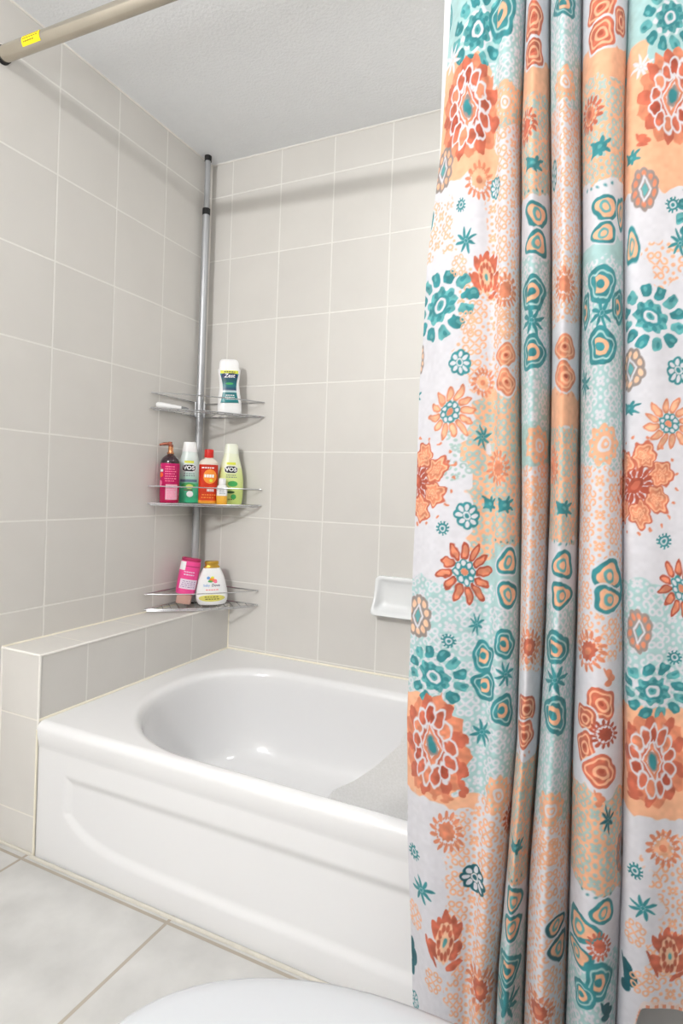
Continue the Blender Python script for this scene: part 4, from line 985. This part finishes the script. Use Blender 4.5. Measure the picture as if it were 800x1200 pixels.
    return np.clip(img,0,255)
# ------------------------------------------------------------------ curtain
YB=-.893
def make_curtain():
    NS,NZ=800,1560; z0,z1=.045,2.046; smax=float(ARC[-1])
    img=paint_cloth(NS,NZ,smax,z0,z1,PATCHES,MOTIFS)
    zrow=np.linspace(z0,z1,NZ); srow=np.linspace(0,smax,NS)
    C=crom(plan_at(zrow,XK))                         # (NZ,K,2)
    K=C.shape[1]; pos=np.interp(srow,ARC,np.arange(K)); i0=np.minimum(pos.astype(int),K-2); t=(pos-i0)[None,:,None]
    Q=C[:,i0,:]*(1-t)+C[:,i0+1,:]*t                  # (NZ,NS,2)
    # small slack wrinkles
    wr=.0016*np.sin(srow[None,:]*60+zrow[:,None]*9+2*np.sin(zrow[:,None]*5))+.0012*np.sin(zrow[:,None]*23+srow[None,:]*31)
    co=np.empty((NZ,NS,3),np.float32)
    co[...,0]=Q[...,0]; co[...,1]=YB-Q[...,1]-wr; 
    # hem: low on the left, pulled up short towards the right end
    t_=np.clip((srow-HEM_S)/HEM_W,0,1); lift=HEM_H*(t_*t_*(3-2*t_))+.004*np.sin(srow*40)-.10*np.clip(srow-.81,0,1)
    zz=zrow[:,None]+np.zeros((1,NS)); cut=z0+np.maximum(lift,0)[None,:]
    co[...,2]=np.maximum(zz,cut); gone=zz<cut-1e-6
    # stitched hem edge
    hem=(co[...,2]-cut)<.010
    img[hem]=img[hem]*.35+np.array([236,214,204],np.float32)*.65
    dots=(((srow[None,:]*1000)%11)<5)&((co[...,2]-cut)<.005); img[dots]=np.array([226,150,118],np.float32)
    me=bpy.data.meshes.new('shower_curtain')
    nv=NZ*NS; me.vertices.add(nv); me.vertices.foreach_set('co',co.reshape(-1))
    idx=np.arange(nv).reshape(NZ,NS); q=np.stack([idx[:-1,:-1],idx[:-1,1:],idx[1:,1:],idx[1:,:-1]],-1).reshape(-1,4)
    q=q[~gone.reshape(-1)[q].all(1)]; nf=len(q); me.loops.add(nf*4); me.loops.foreach_set('vertex_index',q.reshape(-1).astype(np.int32))
    me.polygons.add(nf); me.polygons.foreach_set('loop_start',np.arange(0,nf*4,4,dtype=np.int32))
    try: me.polygons.foreach_set('loop_total',np.full(nf,4,np.int32))
    except Exception: pass
    me.update(calc_edges=True); me.polygons.foreach_set('use_smooth',np.ones(nf,bool))
    c=img.reshape(-1,3)/255.; c=.88*np.where(c<=.04045,c/12.92,((c+.055)/1.055)**2.4)
    at=me.color_attributes.new('print','FLOAT_COLOR','POINT'); at.data.foreach_set('color',np.concatenate([c,np.ones((nv,1))],1).astype(np.float32).reshape(-1))
    g=N('printed curtain cloth'); a=g.n('ShaderNodeAttribute',attribute_name='print')
    g.set(Base_Color=a.outputs['Color'],Roughness=.75,Specular_IOR_Level=.2,Sheen_Weight=.15)
    tr=g.n('ShaderNodeBsdfTranslucent'); g.l(a.outputs['Color'],tr.inputs[0]); mx=g.n('ShaderNodeMixShader'); mx.inputs[0].default_value=.12
    g.l(g.b.outputs[0],mx.inputs[1]); g.l(tr.outputs[0],mx.inputs[2]); g.l(mx.outputs[0],g.out.inputs[0])
    wv=g.n('ShaderNodeTexNoise'); wv.inputs['Scale'].default_value=35; g.l(g.obj(),wv.inputs['Vector']); g.bump(wv.outputs['Fac'],.25,.004)
    me.materials.append(g.m)
    o=link('shower_curtain',me); tag(o,'shower curtain printed with coral, peach and teal flowers gathered in deep folds','curtain'); return o
make_curtain()
# liner hanging inside the tub
def make_liner():
    zs=np.concatenate([np.linspace(2.085,.62,40),np.linspace(.60,.14,40)]); V=[];F=[];nx=60
    for z in zs:
        xl=float(np.interp(z,[.14,.30,.345,.38,.425,.48,.56,.8,1.4,1.7,1.95,2.1],[.93,.955,.985,1.035,1.085,1.135,1.172,1.19,1.195,1.196,1.196,1.196]))
        yb=float(np.interp(z,[.14,.34,.45,.7,1.2,2.1],[-.745,-.752,-.772,-.80,-.826,-.836]))
        for j in range(nx+1):
            t=j/nx; x=xl+(1.74-xl)*t; am=.010*min(1,max(.25,(z-.3)*1.2))*min(1,t*6)
            V.append((x,yb+am*math.sin(26*t+1.5*math.sin(3*t)),float(z)))
    for i in range(len(zs)-1):
        for j in range(nx): F.append((i*(nx+1)+j,i*(nx+1)+j+1,(i+1)*(nx+1)+j+1,(i+1)*(nx+1)+j))
    g=N('white liner fabric'); 
    v=g.n('ShaderNodeTexVoronoi'); v.inputs['Scale'].default_value=220; g.l(g.obj(),v.inputs['Vector'])
    g.set(Base_Color=g.mix(v.outputs['Distance'],lin((222,222,220)),lin((236,236,236))),Roughness=.6); g.bump(v.outputs['Distance'],.2,.001)
    tr=g.n('ShaderNodeBsdfTranslucent'); tr.inputs[0].default_value=tuple(lin((235,235,235)))+(1,); mx=g.n('ShaderNodeMixShader'); mx.inputs[0].default_value=.3
    g.l(g.b.outputs[0],mx.inputs[1]); g.l(tr.outputs[0],mx.inputs[2]); g.l(mx.outputs[0],g.out.inputs[0])
    o=meshobj('curtain_liner',V,F,g.m); tag(o,'plain white shower liner hanging inside the tub behind the printed curtain','curtain liner')
make_liner()
KEY,CEIL,ALC,HALL,EXPO=106,10,5,2,0.03
# ------------------------------------------------------------------ camera
def camera():
    cd=bpy.data.cameras.new('camera'); co=bpy.data.objects.new('camera',cd); COL.objects.link(co)
    F,YAW,PIT,ROL=684.2118,-.4333,-.0056,.0349; SX,SY=4.4,-23.64
    f=Vector((math.sin(YAW)*math.cos(PIT),math.cos(YAW)*math.cos(PIT),math.sin(PIT))); r=Vector((math.cos(YAW),-math.sin(YAW),0)); u=r.cross(f)
    r2=r*math.cos(ROL)+u*math.sin(ROL); u2=-r*math.sin(ROL)+u*math.cos(ROL)
    M=Matrix((r2,u2,-f)).transposed().to_4x4(); M.translation=Vector((1.5183,-1.8984,1.0)); co.matrix_world=M
    cd.sensor_fit='HORIZONTAL'; cd.sensor_width=36; cd.lens=F/800*36; cd.shift_x=-SX/800; cd.shift_y=SY/800; cd.clip_start=.02
    SC.camera=co
camera()
def light(name,kind,loc,energy,color=(1,1,1),rot=(0,0,0),**kw):
    d=bpy.data.lights.new(name,kind); d.energy=energy; d.color=color
    for k,v in kw.items(): setattr(d,k,v)
    o=bpy.data.objects.new(name,d); COL.objects.link(o); o.location=loc; o.rotation_euler=rot; return o
light('vanity_lamp','POINT',(.72,-3.0,2.14),KEY,(1,1,1),shadow_soft_size=.04)
light('bounce_flash','AREA',(1.1,-2.35,1.35),CEIL,(.97,.985,1),(math.radians(180-6),0,0),shape='DISK',size=.5)
light('alcove_fill','AREA',(1.45,-.38,ZC-.02),ALC,(1,1,1),(0,0,0),shape='DISK',size=.26)  # added fill hidden behind the curtain, brightens the tub alcove
light('hall_fill','AREA',(2.2,-3.2,1.15),HALL,(.98,.99,1),(math.radians(90),0,math.radians(15)),shape='RECTANGLE',size=1.4,size_y=2.0)  # soft fill added behind the camera; the hall has no window
w=bpy.data.worlds.new('world'); SC.world=w; w.use_nodes=True; w.node_tree.nodes['Background'].inputs[0].default_value=(.9,.95,1,1); w.node_tree.nodes['Background'].inputs[1].default_value=.3
vs=SC.view_settings; vs.view_transform='Standard'; vs.look='None'; vs.gamma=1; vs.use_curve_mapping=False; vs.exposure=EXPO
